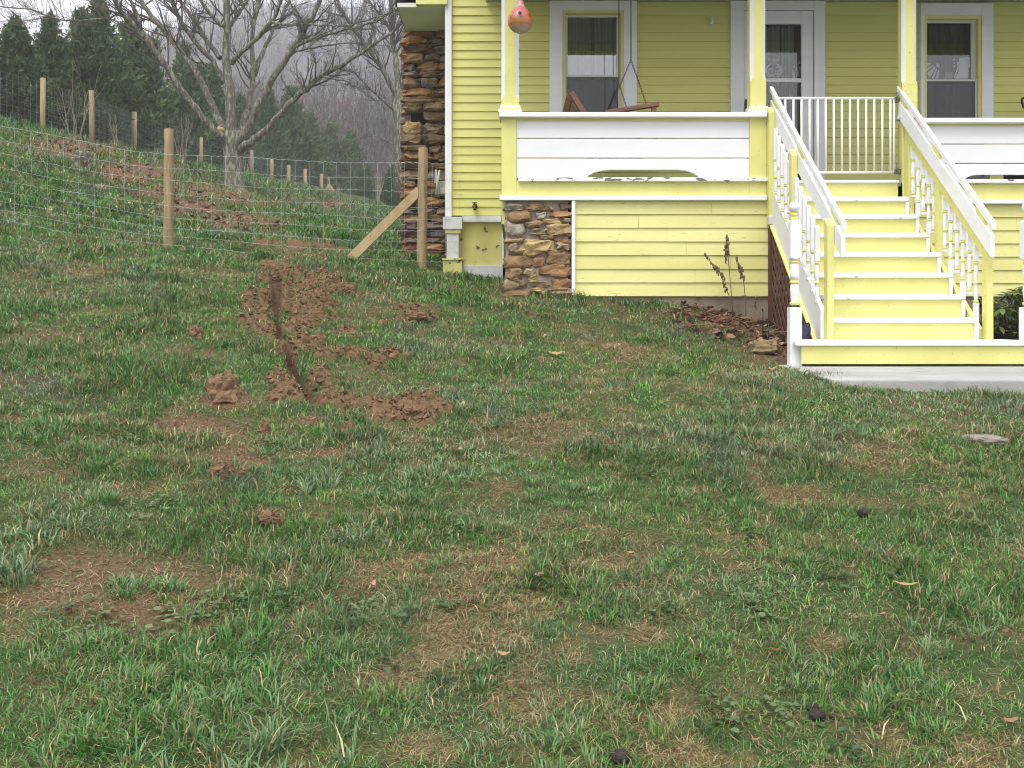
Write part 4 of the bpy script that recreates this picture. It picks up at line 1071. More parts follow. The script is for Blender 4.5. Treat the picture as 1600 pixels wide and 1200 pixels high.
# ================================================================ TREES
def grow(mb, p, d, L, r, lev, maxlev, spread=.55, up=.12, rmin=.0035, kids=(3, 6)):
    n_ = 5 if lev < maxlev else 4
    pts, rad = [p.copy()], [r]; q = p.copy(); dd = d.copy()
    for i in range(1, n_ + 1):
        dd = (dd + Vector((rnd.uniform(-.22, .22), rnd.uniform(-.22, .22), rnd.uniform(-.12, .22) * 1.0 + up * .3))).normalized()
        q = q + dd * (L / n_); pts.append(q.copy()); rad.append(max(rmin * .7, r * (1 - .8 * i / n_)))
    mb.tube(pts, rad, 5 if r > .02 else 3, False)
    if lev < maxlev:
        for k_ in range(rnd.randint(*kids)):
            t_ = rnd.uniform(.2, 1.0); i = min(int(t_ * n_), n_ - 1); base = pts[i].lerp(pts[i + 1], t_ * n_ - i)
            tdir = (pts[i + 1] - pts[i]).normalized()
            o = Vector((rnd.gauss(0, 1), rnd.gauss(0, 1), rnd.gauss(0, 1))); o = (o - tdir * o.dot(tdir)).normalized()
            nd = (tdir + o * rnd.uniform(spread * .7, spread * 1.6) + Vector((0, 0, up))).normalized()
            grow(mb, base, nd, L * rnd.uniform(.38, .66), max(rmin, rad[i] * rnd.uniform(.4, .62)), lev + 1, maxlev, spread, up, rmin, kids)
def limb(mb, tw, pts, Y0, Y1, r0, r1, twigs=10, tl=(.7, 1.6), maxlev=3, tfrom=.25, dense=1.0):
    P = []; n_ = len(pts)
    for i, (px, py) in enumerate(pts):
        t_ = i / (n_ - 1); P.append(at(px, py, Y0 + (Y1 - Y0) * t_))
    # smooth and roughen
    Q = []
    for i in range(n_ - 1):
        a, b = P[i], P[i + 1]
        pa, pb = P[max(i - 1, 0)], P[min(i + 2, n_ - 1)]
        for k_ in range(4):
            t_ = k_ / 4; t2, t3 = t_ * t_, t_ ** 3
            v = .5 * ((2 * a) + (b - pa) * t_ + (2 * pa - 5 * a + 4 * b - pb) * t2 + (3 * a - pa - 3 * b + pb) * t3)
            Q.append(v + Vector((rnd.gauss(0, .012), rnd.gauss(0, .03), rnd.gauss(0, .012))))
    Q.append(P[-1])
    m_ = len(Q) - 1
    rad = [r0 + (r1 - r0) * (i / m_) ** .8 for i in range(m_ + 1)]
    mb.tube(Q, rad, 10 if r0 > .05 else 6, False)
    for k_ in range(int(twigs * dense)):
        t_ = tfrom + (1 - tfrom) * rnd.random(); i = min(int(t_ * m_), m_ - 1)
        td = (Q[i + 1] - Q[i]).normalized(); o = Vector((rnd.gauss(0, 1), rnd.gauss(0, 1), rnd.gauss(0, 1))); o = (o - td * o.dot(td)).normalized()
        grow(tw, Q[i], (td * .7 + o + Vector((0, 0, .25))).normalized(), rnd.uniform(*tl), min(rad[i] * .45, .03), 1, maxlev)
    return Q
bt = thing('bare_tree', at(365, 305, 28), 'large bare spreading tree with lichen on its bark rising behind the wire fence', 'tree')
tk = MB(); lm = MB(); tw = MB(); DT = 28.0
base = at(366, 306, DT); gl = H(base.x, base.y)
tk.tube([(base.x, DT, min(gl, base.z) - .35), (base.x, DT, base.z + .02), at(365.5, 292, DT), at(363.5, 268, DT), at(362.5, 245, DT), at(362, 222, DT), at(361, 206, DT)], [.42, .36, .265, .235, .225, .25, .24], 18)
for k_ in range(6):
    a = k_ * 1.05 + .3; tk.tube([Vector((base.x + .2 * math.cos(a), DT + .2 * math.sin(a), base.z + .10)), Vector((base.x + .36 * math.cos(a), DT + .36 * math.sin(a), base.z - .06)), Vector((base.x + .62 * math.cos(a), DT + .6 * math.sin(a), base.z - .28))], [.15, .11, .05], 8)
tk.build('trunk', M['bark'], bt)
limb(lm, tw, [(361,222),(360,150),(354,110),(355,60),(354,0),(352,-60),(350,-120)], 28, 28.3, .155, .06, 26, tfrom=.45)
limb(lm, tw, [(356,224),(345,212),(318,185),(292,152),(262,108),(237,70),(205,35),(185,10),(165,-30)], 28, 26.2, .115, .055, 16, tfrom=.5)
limb(lm, tw, [(237,70),(222,46),(213,24),(205,0),(195,-40)], 26.9, 26.6, .055, .03, 10)
limb(lm, tw, [(358,216),(346,195),(325,150),(305,110),(281,80),(250,40),(225,8),(200,-40)], 28, 29.4, .115, .055, 18, tfrom=.45)
limb(lm, tw, [(350,129),(332,96),(304,63),(280,27),(268,-2),(255,-50)], 28.1, 27.2, .085, .04, 14)
limb(lm, tw, [(345,92),(321,60),(302,30),(283,2),(265,-50)], 28.2, 29.3, .075, .04, 14)
limb(lm, tw, [(354,42),(344,38),(329,22),(313,0),(300,-30)], 28.2, 27.6, .06, .035, 8)
limb(lm, tw, [(356,45),(362,37),(376,16),(388,-2),(400,-40)], 28.2, 28.8, .06, .035, 8)
limb(lm, tw, [(361,100),(368,90),(387,74),(409,52),(428,27),(439,-2),(448,-40)], 28.2, 27.0, .075, .04, 14)
limb(lm, tw, [(424,35),(440,37),(480,38),(520,41),(560,36),(600,22),(640,5)], 27.1, 26.0, .035, .014, 26, (.5, 1.1), tfrom=.1)
limb(lm, tw, [(368,222),(375,205),(388,168),(396,115),(394,69),(402,0),(406,-50)], 28, 29.8, .10, .055, 14, tfrom=.4)
limb(lm, tw, [(397,118),(408,90),(420,63),(436,32),(450,5),(462,-30)], 29.1, 30, .06, .035, 12)
limb(lm, tw, [(372,226),(382,208),(403,163),(426,125),(450,88),(463,69),(482,35),(502,-3),(515,-40)], 28, 27.0, .115, .055, 14, tfrom=.5)
limb(lm, tw, [(464,72),(490,60),(527,50),(569,40),(600,26),(625,10)], 27.3, 26.4, .045, .016, 26, (.5, 1.1), tfrom=.1)
limb(lm, tw, [(455,85),(480,76),(520,70),(555,66),(590,70),(620,74)], 27.4, 28.6, .03, .01, 22, (.4, 1.0), tfrom=.1)
limb(lm, tw, [(372,236),(385,226),(409,209),(430,188),(455,160),(477,140),(500,120),(525,107),(548,93),(580,72),(612,51),(632,26)], 28, 26.2, .115, .03, 26, (.5, 1.2), tfrom=.4)
limb(lm, tw, [(500,120),(540,128),(570,145),(600,170)], 27, 27.6, .02, .008, 12, (.3, .7))
limb(lm, tw, [(262,52),(245,38),(223,24),(190,23),(150,30),(108,31),(80,27),(55,17),(20,12),(-20,8)], 29, 27.0, .04, .012, 34, (.5, 1.3), tfrom=.35)
limb(lm, tw, [(82,28),(60,30),(30,32),(-10,34)], 27.5, 27.2, .016, .008, 14, (.4, .9))
limb(lm, tw, [(125,32),(108,48),(92,60)], 27.4, 27.2, .012, .006, 5, (.3, .6))
limb(lm, tw, [(90,24),(90,45),(88,62)], 27.4, 27.3, .01, .005, 4, (.3, .6))
limb(lm, tw, [(328,106),(316,98),(303,97)], 28.1, 27.6, .04, .02, 5, (.4, .9))
lm.build('limbs', M['bark'], bt); tw.build('twigs', M['twig'], bt)
cutm = MB(); cq = at(341, 201, 27.7); cutm.tube([cq + Vector((.1, .12, -.02)), cq], .07, 12); cutm.build('pruned_stub', M['timber_new'], bt)

b2t = thing('bare_tree', at(622, 320, 36), 'pale lichened bare tree half hidden behind the stone chimney', 'tree')
tk = MB(); lm = MB(); tw = MB()
tk.tube([at(628, 340, 36), at(625, 250, 36), at(622, 190, 36), at(621, 140, 36)], [.30, .24, .21, .19], 14); tk.build('trunk', M['bark'], b2t)
limb(lm, tw, [(621,160),(614,140),(600,112),(585,90),(569,66),(550,42),(532,12),(520,-20)], 36, 35, .12, .05, 22, (.8, 1.7))
limb(lm, tw, [(621,150),(620,110),(614,60),(611,0),(610,-50)], 36, 37, .13, .06, 22, (.8, 1.7))
limb(lm, tw, [(616,70),(606,40),(590,18),(575,0)], 36.6, 36, .06, .03, 14, (.6, 1.4))
limb(lm, tw, [(621,178),(605,163),(580,140),(560,120),(545,106)], 36, 34.6, .05, .018, 18, (.6, 1.3))
limb(lm, tw, [(622,190),(640,150),(660,90),(680,20)], 36, 37, .10, .05, 12, (.8, 1.7))
limb(lm, tw, [(622,230),(600,218),(580,212),(560,214)], 36, 35, .03, .01, 14, (.4, 1.0))
lm.build('limbs', M['bark'], b2t); tw.build('twigs', M['twig'], b2t)

# evergreens along the far fence
def ever_crown(seed, h_=1.0, rb=.30, leaders=3):
    g = np.random.default_rng(seed); V = []; Tt = []; Cc = []
    nb = 560
    L = [(0, 0, 1.0)] + [(g.uniform(-.18, .18), g.uniform(-.18, .18), g.uniform(.6, .93)) for _ in range(leaders - 1)]
    for b in range(nb):
        lx_, ly_, lh = L[0] if g.random() < .5 else L[g.integers(len(L))]
        t_ = g.random() ** .8 * .97 + .02
        rr = rb * (1 - t_) ** .95 * g.uniform(.55, 1.3) * (1 if t_ > .12 else .75) + .012
        if lh < 1: rr *= .74
        az = g.uniform(0, 2 * math.pi)
        p0 = np.array((lx_ * min(1, t_ * 2.2), ly_ * min(1, t_ * 2.2), t_ * lh))
        d = np.array((math.cos(az), math.sin(az), g.uniform(.45, 1.0))); d /= np.linalg.norm(d)
        ns = int(12 + 42 * rr / rb)
        tone = g.uniform(.65, 1.35); warm = g.random()
        colr = np.array((.068, .118, .040)) * tone + np.array((.022, .022, .0)) * (warm > .7)
        for k_ in range(ns):
            s = g.uniform(.15, 1.0)
            q = p0 + d * rr * s * 1.2 + g.normal(0, .012 + .012 * s, 3)
            u = d * .7 + g.normal(0, .55, 3); u[2] += .25; u /= np.linalg.norm(u)
            w = np.cross(u, g.normal(0, 1, 3)); w /= np.linalg.norm(w) + 1e-9
            ll = g.uniform(.016, .034); ww = ll * g.uniform(.22, .38)
            b0 = len(V); V += [q - u * ll, q + w * ww, q + u * ll, q - w * ww]; Tt.append((b0, b0 + 1, b0 + 2, b0 + 3))
            cc = colr * g.uniform(.8, 1.25); Cc += [cc] * 4
    return np.array(V), np.array(Tt), np.array(Cc)
CROWNS = []
for k_, (sd_2, rb, ld) in enumerate(((1, .31, 3), (2, .29, 3), (3, .34, 4))):
    V, Tt, Cc = ever_crown(sd_2, 1, rb, ld); CROWNS.append((V, Tt, Cc))
crown_mesh = {}
EV = [ # column, top row, base row, depth, kind, spread, label
 (-45,40,195,27,0,1.2,'dark evergreen at the left frame edge, half out of view'),
 (25,30,200,28,2,1.0,'dark twin topped evergreen nearest the left frame edge behind the far fence'),
 (78,28,205,30,1,1.0,'dark evergreen left of the second far fence post, its top under a drooping bare branch'),
 (128,18,215,31.5,2,.85,'evergreen with a loose feathery tip between the first two far fence posts'),
 (155,4,220,33,0,.95,'tallest pointed evergreen of the left clump, crossing the drooping branch'),
 (205,30,236,38,1,1.0,'broad evergreen at the right end of the left clump beside the third far post'),
 (288,74,260,47,1,.85,'evergreen standing left of the bare tree trunk, seen between its lowest limbs'),
 (330,104,266,50,0,.85,'evergreen directly behind the left limbs of the bare tree'),
 (375,150,274,55,2,.9,'evergreen hidden behind the fork of the bare tree'),
 (418,140,284,60,1,0.87,'evergreen just right of the bare tree trunk'),
 (455,140,290,64,0,0.87,'tall evergreen under the long rising right limb'),
 (484,180,294,68,2,0.87,'rounded evergreen between the tall one and the pointed pair'),
 (517,196,301,73,1,0.84,'pointed evergreen with a slim top near the foot of the misty hill'),
 (548,209,306,76,0,0.87,'rightmost pointed evergreen of the far row'),
 (565,265,322,60,2,.9,'low dark evergreen at the right end of the far row'),
 (612,262,330,48,2,.9,'small evergreen left of the chimney foot, seen through the wire fence')]
for px, pt_, pb, Y, kd, sp_, lab in EV:
    q = at(px, pb, Y); Y2 = Y + 1.2; x = gx(px, Y2); zt = gz(pt_, Y2); zb = min(q.z, H(x, Y2)) - .1
    hh = zt - zb
    tr_ = thing('evergreen_tree', (x, Y2, zb), lab, 'tree', 'evergreens along the far fence')
    if kd not in crown_mesh:
        V, Tt, Cc = CROWNS[kd]; o = mesh_np('crown', V, Tt, M['ever'], Cc, None); crown_mesh[kd] = o.data; o.parent = tr_
    else:
        o = bpy.data.objects.new('crown', crown_mesh[kd]); COL.objects.link(o); o.parent = tr_
    o.scale = (hh * sp_, hh * sp_, hh); o.rotation_euler = (0, 0, rnd.uniform(0, 6.28))
    t_ = MB(); t_.tube([(x, Y2, zb - .3), (x, Y2, zb + hh * .8)], [.09, .015], 8); t_.build('trunk', M['bark'], tr_)

# leafless saplings along the far fence
def sapling(px, pb, Y, hpx, ns, lab, spread=.35, mt='sapling'):
    q = at(px, pb, Y); q.z = min(q.z, H(q.x, q.y)) - .03; hh = hpx / F * Y
    t_ = thing('sapling', q, lab, 'sapling', 'leafless saplings by the far fence')
    s = MB()
    for k_ in range(ns):
        a = rnd.uniform(0, 6.28); d = Vector((math.cos(a) * spread * rnd.uniform(.2, 1), math.sin(a) * spread * rnd.uniform(.2, 1), 1)).normalized()
        grow(s, q + Vector((rnd.uniform(-.1, .1), rnd.uniform(-.1, .1), 0)), d, hh * rnd.uniform(.6, 1), .02 * Y / 30 * 1.0, 1, 2, .4, .3, .006, (2, 4))
    s.build('stems', M[mt], t_); return t_
sapling(285, 256, 36, 85, 5, 'pale many stemmed leafless sapling left of the bare tree trunk')
sapling(118, 218, 27, 95, 7, 'thin upright leafless sapling between the first two far fence posts', .2)
sapling(180, 232, 31, 60, 6, 'low leafless brush left of the third far fence post', .3)
sapling(384, 280, 46, 50, 4, 'slender leafless sapling right beside the bare tree trunk', .2)
sapling(527, 306, 58, 45, 4, 'thin bare sapling right of the A shaped brace', .25)
sapling(590, 320, 46, 60, 6, 'pale bare sapling left of the chimney seen through the wire', .4)

# winter wood on the hillside: one mass
g = np.random.default_rng(21)
V = []; Tt = []; Cc = []
nt = 5200
tys = 108 + 520 * g.random(nt) ** 1.6; txs = -tys * .5 + (tys * .5 + 25) * g.random(nt)
tzs = hill_h(txs, tys)
for x, y, z in zip(txs, tys, tzs):
    hh = g.uniform(10, 19); r = g.uniform(.10, .24)
    tone = g.random()
    c1 = np.array((.20, .19, .17)) if tone > .86 else np.array((.085, .07, .062)) * g.uniform(.7, 1.3)
    c2 = np.array((.115, .062, .058)) if g.random() < (.55 if y < 230 else .2) else np.array((.085, .067, .062))
    def tri(a, b, w, c_):
        d = np.array(b) - np.array(a); n_ = np.array((d[2], 0, -d[0])); n_ = n_ / (np.linalg.norm(n_) + 1e-9) * w
        b0 = len(V); V.extend([np.array(a) - n_, np.array(a) + n_, np.array(b)]); Tt.append((b0, b0 + 1, b0 + 2)); Cc.extend([c_] * 3)
    top = (x + g.normal(0, .5), y, z + hh); tri((x, y, z - .5), top, r, c1)
    d2 = np.array((0, 1, 0)) * r; b0 = len(V); V.extend([np.array((x, y, z - .5)) - d2, np.array((x, y, z - .5)) + d2, np.array(top)]); Tt.append((b0, b0 + 1, b0 + 2)); Cc.extend([c1] * 3)
    for k_ in range(9):
        t_ = g.uniform(.3, .95); p = np.array((x, y, z)) + np.array((top[0] - x, 0, hh)) * t_
        a = g.uniform(0, 6.28); l_ = (1.15 - t_) * hh * g.uniform(.18, .34)
        q = p + np.array((math.cos(a) * l_ * .6, math.sin(a) * l_ * .6, l_)); tri(p, q, r * .35, c1 * .9)
        for j in range(6):
            s = p + (q - p) * g.uniform(.3, 1); e_ = s + np.array((g.normal(0, .5), g.normal(0, .5), g.uniform(.4, 1.3))); tri(s, e_, .045, c2)
fw = mesh_np('far_wood', V, Tt, M['wood_far'], np.array(Cc)); tag(fw, 'leafless winter wood fading into mist on the hillside', 'woodland', kind='stuff')

# parked car beyond the fence
cq = at(6, 180, 36)
car = thing('parked_car', (cq.x - .8, 36.5, cq.z - .9), 'white parked car with red tail lights glimpsed under the evergreens at the far left', 'car')
cb = MB(); cx_, cy_, cz_ = cq.x - 1.3, 36.5, cq.z - .82
def cp(u, v): return (cx_ + u, cz_ + v)
cb.prism([cp(-2.1, .28), cp(2.1, .28), cp(2.15, .62), cp(2.0, .92), cp(1.55, .98), cp(1.0, 1.42), cp(-.7, 1.45), cp(-1.25, 1.0), cp(-2.05, .88), cp(-2.15, .55)], 'y', cy_ - .82, cy_ + .82); cb.build('body', M['car_paint'], car, bevel=.06, seg=3)
for u in (-1.3, 1.3):
    for y in (cy_ - .84, cy_ + .64):
        w_ = MB(); w_.tube([(cx_ + u, y, cz_ + .3), (cx_ + u, y + .2, cz_ + .3)], .31, 20); w_.build('wheel', M['tyre'], car)
for y in (cy_ - .84, cy_ + .68):
    l_ = MB(); l_.box(cx_ + 1.75, cx_ + 2.17, y, y + .16, cz_ + .68, cz_ + .86); l_.build('tail_light', M['car_red'], car)
wn_ = MB(); wn_.prism([cp(1.42, 1.0), cp(.96, 1.37), cp(-.66, 1.39), cp(-1.1, 1.0)], 'y', cy_ - .835, cy_ - .825); wn_.build('side_window', M['black'], car)

# ================================================================ SMALL THINGS ON THE GROUND
def clod(name, px, py, wpx, hpx, lab, cat, mt='sod', group=None, amp=.35, tilt=0, p=.85, sink=.25):
    q = ground_at(px, py + hpx * .45); rx = wpx / 2 / F * q.y; rz = hpx / 2 / F * q.y
    b = MB()
    if mt in ('sod', 'soil', 'bark'):
        n_ = 9 if wpx > 24 else 6
        for k_ in range(n_):
            u = 0 if k_ == 0 else rnd.uniform(-.75, .75); t_ = rnd.random(); hgt = (1 - abs(u)) * (1.15 if mt == 'sod' else .8)
            s_ = 1.0 if k_ == 0 else rnd.uniform(.28, .6); v = rnd.uniform(.75, 1.2); b.col = (v, v, v)
            b.smooth = False
            b.blob((q.x + u * rx * .8, q.y + rnd.uniform(-.1, .7) * rx, q.z + rz * (.15 if k_ == 0 else t_ * 1.3 * hgt)), rx * s_ * .72, rx * s_ * .7, rz * s_ * (1.0 if k_ == 0 else .95), rnd.randint(1, 900), .6, 26, 17, .75, 1.8, .35, .36)
        fib = MB()
        for k_ in range(int(wpx * 1.6)):
            a = rnd.uniform(0, 6.28); rr_ = rnd.random() ** .5 * .95; x_, y_ = q.x + rx * rr_ * math.cos(a), q.y + rx * .3 + rx * .8 * rr_ * math.sin(a); z_ = q.z + rz * 1.5 * (1 - rr_ ** 1.5)
            p0 = Vector((x_, y_, z_ - .01)); d_ = Vector((rnd.gauss(0, 1), rnd.gauss(0, 1) - .4, rnd.gauss(.1, .6))).normalized() * rx * rnd.uniform(.25, .6)
            fib.tube([p0, p0 + d_ * .6 + Vector((0, 0, .006)), p0 + d_], [.0016, .0013, .0007], 3, False)
    else:
        b.smooth = True
        b.blob((q.x, q.y + rx * .3, q.z + rz * (1 - sink)), rx, rx * .85, rz * 1.05, rnd.randint(1, 900), amp, 44, 30, p, 1.9, .25, .05)
    o = b.build(name, M[mt])
    if mt == 'sod': fib.build('root_fibres', M['stalk_pale'], o)
    return tag(o, lab, cat, group)
G1 = 'clods turned up on the lawn'
clod('soil_clod', 350, 601, 58, 52, 'tall upturned rooty sod left of the trench, the biggest clod on the lawn', 'clod', group=G1, p=.7)
clod('soil_clod', 305, 517, 26, 26, 'small rounded rooty sod standing left of the top of the trench', 'clod', group=G1)
clod('soil_clod', 345, 728, 40, 34, 'dark sod lump in the grass below the bare patch at left', 'clod', group=G1)
clod('soil_clod', 418, 812, 46, 20, 'flat red clay lump lying in the grass below the long green tufts', 'clod', 'soil', G1, .3)
clod('soil_clod', 412, 668, 22, 22, 'small crumbly clod below the lower end of the trench', 'clod', 'soil', G1, .45)
clod('soil_clod', 543, 664, 26, 16, 'low crumbly clod under the right arm of the dug soil', 'clod', 'soil', G1, .45)
clod('soil_clod', 648, 641, 44, 24, 'heaped red clod at the right end of the lower arm of dug soil', 'clod', 'soil', G1, .4)
clod('soil_clod', 648, 493, 42, 14, 'separate low red molehill of soil right of the trench', 'clod', 'soil', G1, .4)
clod('soil_clod', 544, 456, 20, 9, 'small brown sod at the right tip of the upper dug soil', 'clod', group=G1)
clod('soil_clod', 425, 432, 22, 13, 'dark brown clod at the upper end of the trench near the fence', 'clod', 'soil', G1)
clod('soil_clod', 126, 377, 15, 10, 'brown clod in the lawn under the left part of the wire fence', 'clod', 'soil', G1)
clod('soil_clod', 518, 317, 18, 12, 'dark turned up sod on the slope beyond the wire fence, right of the bare tree', 'clod', 'sod', G1)
clod('soil_clod', 372, 735, 30, 12, 'thin dark edge of upturned turf beside the dark sod lump', 'clod', 'sod', G1)
clod('root_stump', 128, 246, 34, 34, 'dark tangled root stump on the bank beyond the wire fence', 'stump', 'bark', amp=.6, p=.8)
clod('stone', 83, 339, 11, 7, 'small pale stone in the grass behind the left end of the wire fence', 'stone', 'palerock')
clod('stone', 1540, 686, 66, 14, 'flat grey brown stepping stone set in the lawn in front of the pavement', 'stone', 'palerock', amp=.12, p=.8, sink=.55)
clod('stone', 1195, 543, 42, 22, 'yellowish rock edging the leafy bed beside the white newel post', 'stone', 'rock', amp=.35, p=.75)
for px, py, w, h_, lab in ((1278, 1121, 24, 17, 'black walnut husk lying lowest at the right, under the long grass'), (1270, 1108, 18, 12, 'dark husk just behind the black walnut husk at lower right'), (1303, 1122, 14, 9, 'small black husk fragment to the right of the walnut husk'),
                       (331, 997, 18, 13, 'round dark walnut husk at the edge of the straw patch at lower left'), (1350, 803, 17, 15, 'round purplish brown walnut husk in the right middle of the lawn'), (969, 1184, 28, 20, 'brown walnut husk at the bottom edge of the lawn')):
    clod('walnut_husk', px, py, w, h_, lab, 'husk', 'husk', 'walnut husks on the lawn', .12, p=1.0, sink=.2)

def leaf_mesh(mb, c, L, Wd, az, curl, fold, tiltv, ns=7):
    """a curled dry leaf lying at c"""
    ca, sa = math.cos(az), math.sin(az); vs = []; fs = []
    for i in range(ns + 1):
        t_ = i / ns; w = Wd * (math.sin(math.pi * min(1, t_ * .96 + .02)) ** .8) * (1 + .22 * math.sin(i * 2.3)); u = (t_ - .5) * L
        zc = curl * ((t_ - .5) ** 2 * 4 - .3) * L * .35
        for s in (-1, 0, 1):
            v = s * w / 2; z_ = zc + abs(s) * fold * w * .5 + v * tiltv
            vs.append((c[0] + u * ca - v * sa, c[1] + u * sa + v * ca, c[2] + z_))
    for i in range(ns):
        for s in range(2): a = i * 3 + s; fs.append((a, a + 1, a + 4, a + 3))
    mb.smooth = True; mb.add(vs, fs)
LC = dict(tan=(.38, .24, .12), rust=(.19, .075, .04), pink=(.34, .19, .16), dark=(.12, .055, .035), pale=(.42, .31, .19), orange=(.30, .15, .085), red=(.20, .05, .04))
LV = [(868, 559, 26, 0.1, 'tan', 'tan curled dry leaf in front of the stone pier'), (820, 490, 16, .2, 'tan', 'small tan leaf just below the stone pier'), (735, 948, 36, .15, 'rust', 'long rust red leaf sliver in the middle of the lawn'),
 (842, 912, 26, .9, 'pink', 'crumpled pinkish leaf beside a dark weed in mid lawn'), (582, 924, 20, 1.2, 'pink', 'dusty pink leaf on the straw patch left of centre'), (433, 824, 20, .1, 'orange', 'reddish three cornered leaf under the flat clay lump'),
 (787, 722, 17, .5, 'pink', 'pinkish leaf in the grass right of the pale seed head'), (1279, 778, 14, 1.0, 'orange', 'bright rust leaf near the straw patch at right'), (1415, 927, 40, -.3, 'tan', 'long tan curled leaf with a dark end at the right side'),
 (1577, 1143, 32, .1, 'orange', 'pale orange leaf by the lower right corner'), (1020, 709, 16, 0, 'pink', 'dull pink leaf at the centre of the upper lawn'), (1283, 600, 24, 0, 'orange', 'tan leaf lying against the corner of the pavement'),
 (917, 857, 17, .1, 'tan', 'small tan leaf right of the leafy weed'), (1378, 972, 18, .6, 'tan', 'pale brown hooked leaf right of centre'), (1212, 1030, 20, -.3, 'rust', 'dark rust leaf left of the straw tuft at lower right'),
 (659, 581, 14, .8, 'red', 'small red brown leaf right of the dug soil'), (787, 1036, 22, -.2, 'tan', 'tan leaf in the straw at lower centre'), (1307, 840, 15, .9, 'rust', 'rust leaf above the middle of the right lawn'),
 (716, 712, 26, 1.3, 'pale', 'pale dry husk standing in long grass right of the lower soil arm'), (1108, 938, 17, 1.1, 'red', 'dark red leaf in the green at lower right'), (1545, 830, 15, 1.3, 'dark', 'small dark brown leaf near the right edge'),
 (1205, 583, 20, .2, 'tan', 'tan stick like leaf beside the bed at left of the pavement'), (1110, 588, 16, .2, 'tan', 'narrow tan leaf left of the pavement'), (640, 874, 13, .1, 'rust', 'tiny rust leaf between two bluish tufts'), (425, 382 + 3, 12, .2, 'tan', 'pale leaf near the fence foot'),
 (1395, 700, 14, .4, 'pink', 'grey pink leaf on the straw patch below the pavement'), (1570, 1000, 18, .5, 'rust', 'rust brown leaf at the right edge among straw'), (700, 990, 15, .2, 'red', 'dark red curled leaf in the straw left of centre'), (1440, 965, 14, .7, 'pink', 'pinkish leaf by blue green blades at right'),
 (1392, 875, 13, .1, 'rust', 'small rust flake on the right lawn'), (255, 1112 - 20, 22, .3, 'dark', 'dark brown leaf in deep green grass at lower left'), (500, 1160, 18, .4, 'dark', 'brown leaf at the lower left centre edge'), (985, 875, 14, 0, 'tan', 'small straw coloured leaf mid right'), (1180, 1170, 20, .2, 'orange', 'orange leaf by the bottom edge')]
for px, py, wpx, az, c, lab in LV:
    q = ground_at(px, py); L = wpx / F * q.y * .8; mb = MB(); v = rnd.uniform(.85, 1.15); mb.col = tuple(k_ * v for k_ in LC[c])
    leaf_mesh(mb, (q.x, q.y, q.z + .022 + L * .12), L * 1.15, L * .55, az, rnd.uniform(.2, .9), rnd.uniform(.05, .4), rnd.uniform(-.3, .3))
    tag(mb.build('fallen_leaf', M['litter']), lab, 'leaf', 'dead leaves on the lawn')

# leaf litter of the bed and of the bank: too many to count
def litter(name, n, region, seed, lmin, lmax, lab):
    g = np.random.default_rng(seed); mb = MB(); k_ = 0; tries = 0
    while k_ < n and tries < n * 30:
        tries += 1
        x, y, z = region(g)
        if z is None: continue
        c = list(LC.values())[g.choice(7, p=[.26, .18, .14, .16, .10, .08, .08])]; v = g.uniform(.4, .9); mb.col = tuple(q_ * v for q_ in c)
        L = g.uniform(lmin, lmax); leaf_mesh(mb, (x, y, z + g.uniform(.005, .05)), L, L * g.uniform(.3, .65), g.uniform(0, 6.28), g.uniform(-.5, 1.4), g.uniform(-.2, .8), g.uniform(-.8, .8), 4); k_ += 1
    return tag(mb.build(name, M['litter']), lab, 'leaf litter', kind='stuff')
def bedreg(g):
    x, y = g.uniform(1.45, 2.50), g.uniform(8.0, 10.1)
    z = H(x, y); px, py = proj(x, y, z)
    line = 487 + (px - 1060) * .30
    if py > line + 28 * g.random() + 4 or px < 1050 or px > 1262: return x, y, None
    return x, y, z
litter('leaf_litter', 330, bedreg, 5, .03, .11, 'brown leaf litter and dry stems in the bed beside the steps')
_bq = [ground_at(px, py) for px, py in ((100, 226), (130, 236), (160, 250), (200, 272), (230, 285), (270, 312), (300, 328), (330, 340), (370, 348), (420, 352), (350, 318), (300, 300), (245, 275), (180, 240))]
def bankreg(g):
    b = _bq[g.integers(len(_bq))]; x, y = b.x + g.normal(0, .55), b.y + g.normal(0, .7)
    if y < 12.6: return x, y, None
    return x, y, H(x, y)
litter('leaf_litter', 480, bankreg, 6, .05, .13, 'drifts of dry brown leaves on the bank beyond the wire fence')
# dry twigs in the bed
tg = MB()
for k_ in range(60):
    x, y, z = bedreg(rng)
    if z is None: continue
    a = rng.uniform(0, 6.28); L = rng.uniform(.08, .3); tg.tube([(x, y, z + .02), (x + L * math.cos(a), y + L * math.sin(a) * .6, z + rng.uniform(.02, .09))], .0025, 4)
tag(tg.build('dry_stems', M['stalk_pale']), 'fallen pale dry stems lying across the leaf litter of the bed', 'stems', kind='stuff')

def stalk(pts, Y, lab, heads, r=.0042):
    P = [at(px, py, Y) for px, py in pts]
    P[0].z = H(P[0].x, P[0].y) - .02
    t_ = thing('dead_stalk', P[0], lab, 'dead plant', 'dead flower stalks in the bed')
    s = MB(); s.tube(P, [r] * (len(P) - 1) + [r * .5], 6); s.build('stem', M['stalk'], t_)
    for i0, i1, n_, w in heads:
        hb = MB(); hb.smooth = True
        a, b = at(*i0, Y), at(*i1, Y)
        for k_ in range(n_):
            t2 = rnd.random(); c = a.lerp(b, t2); ww = w * (1 - .75 * t2)
            c += Vector((rnd.uniform(-ww, ww), rnd.uniform(-ww, ww), rnd.uniform(-.01, .01)))
            hb.blob(c, rnd.uniform(.004, .011), rnd.uniform(.004, .01), rnd.uniform(.01, .022), rnd.randint(1, 999), .4, 7, 5)
        hb.build('seed_head', M['rust_head'], t_)
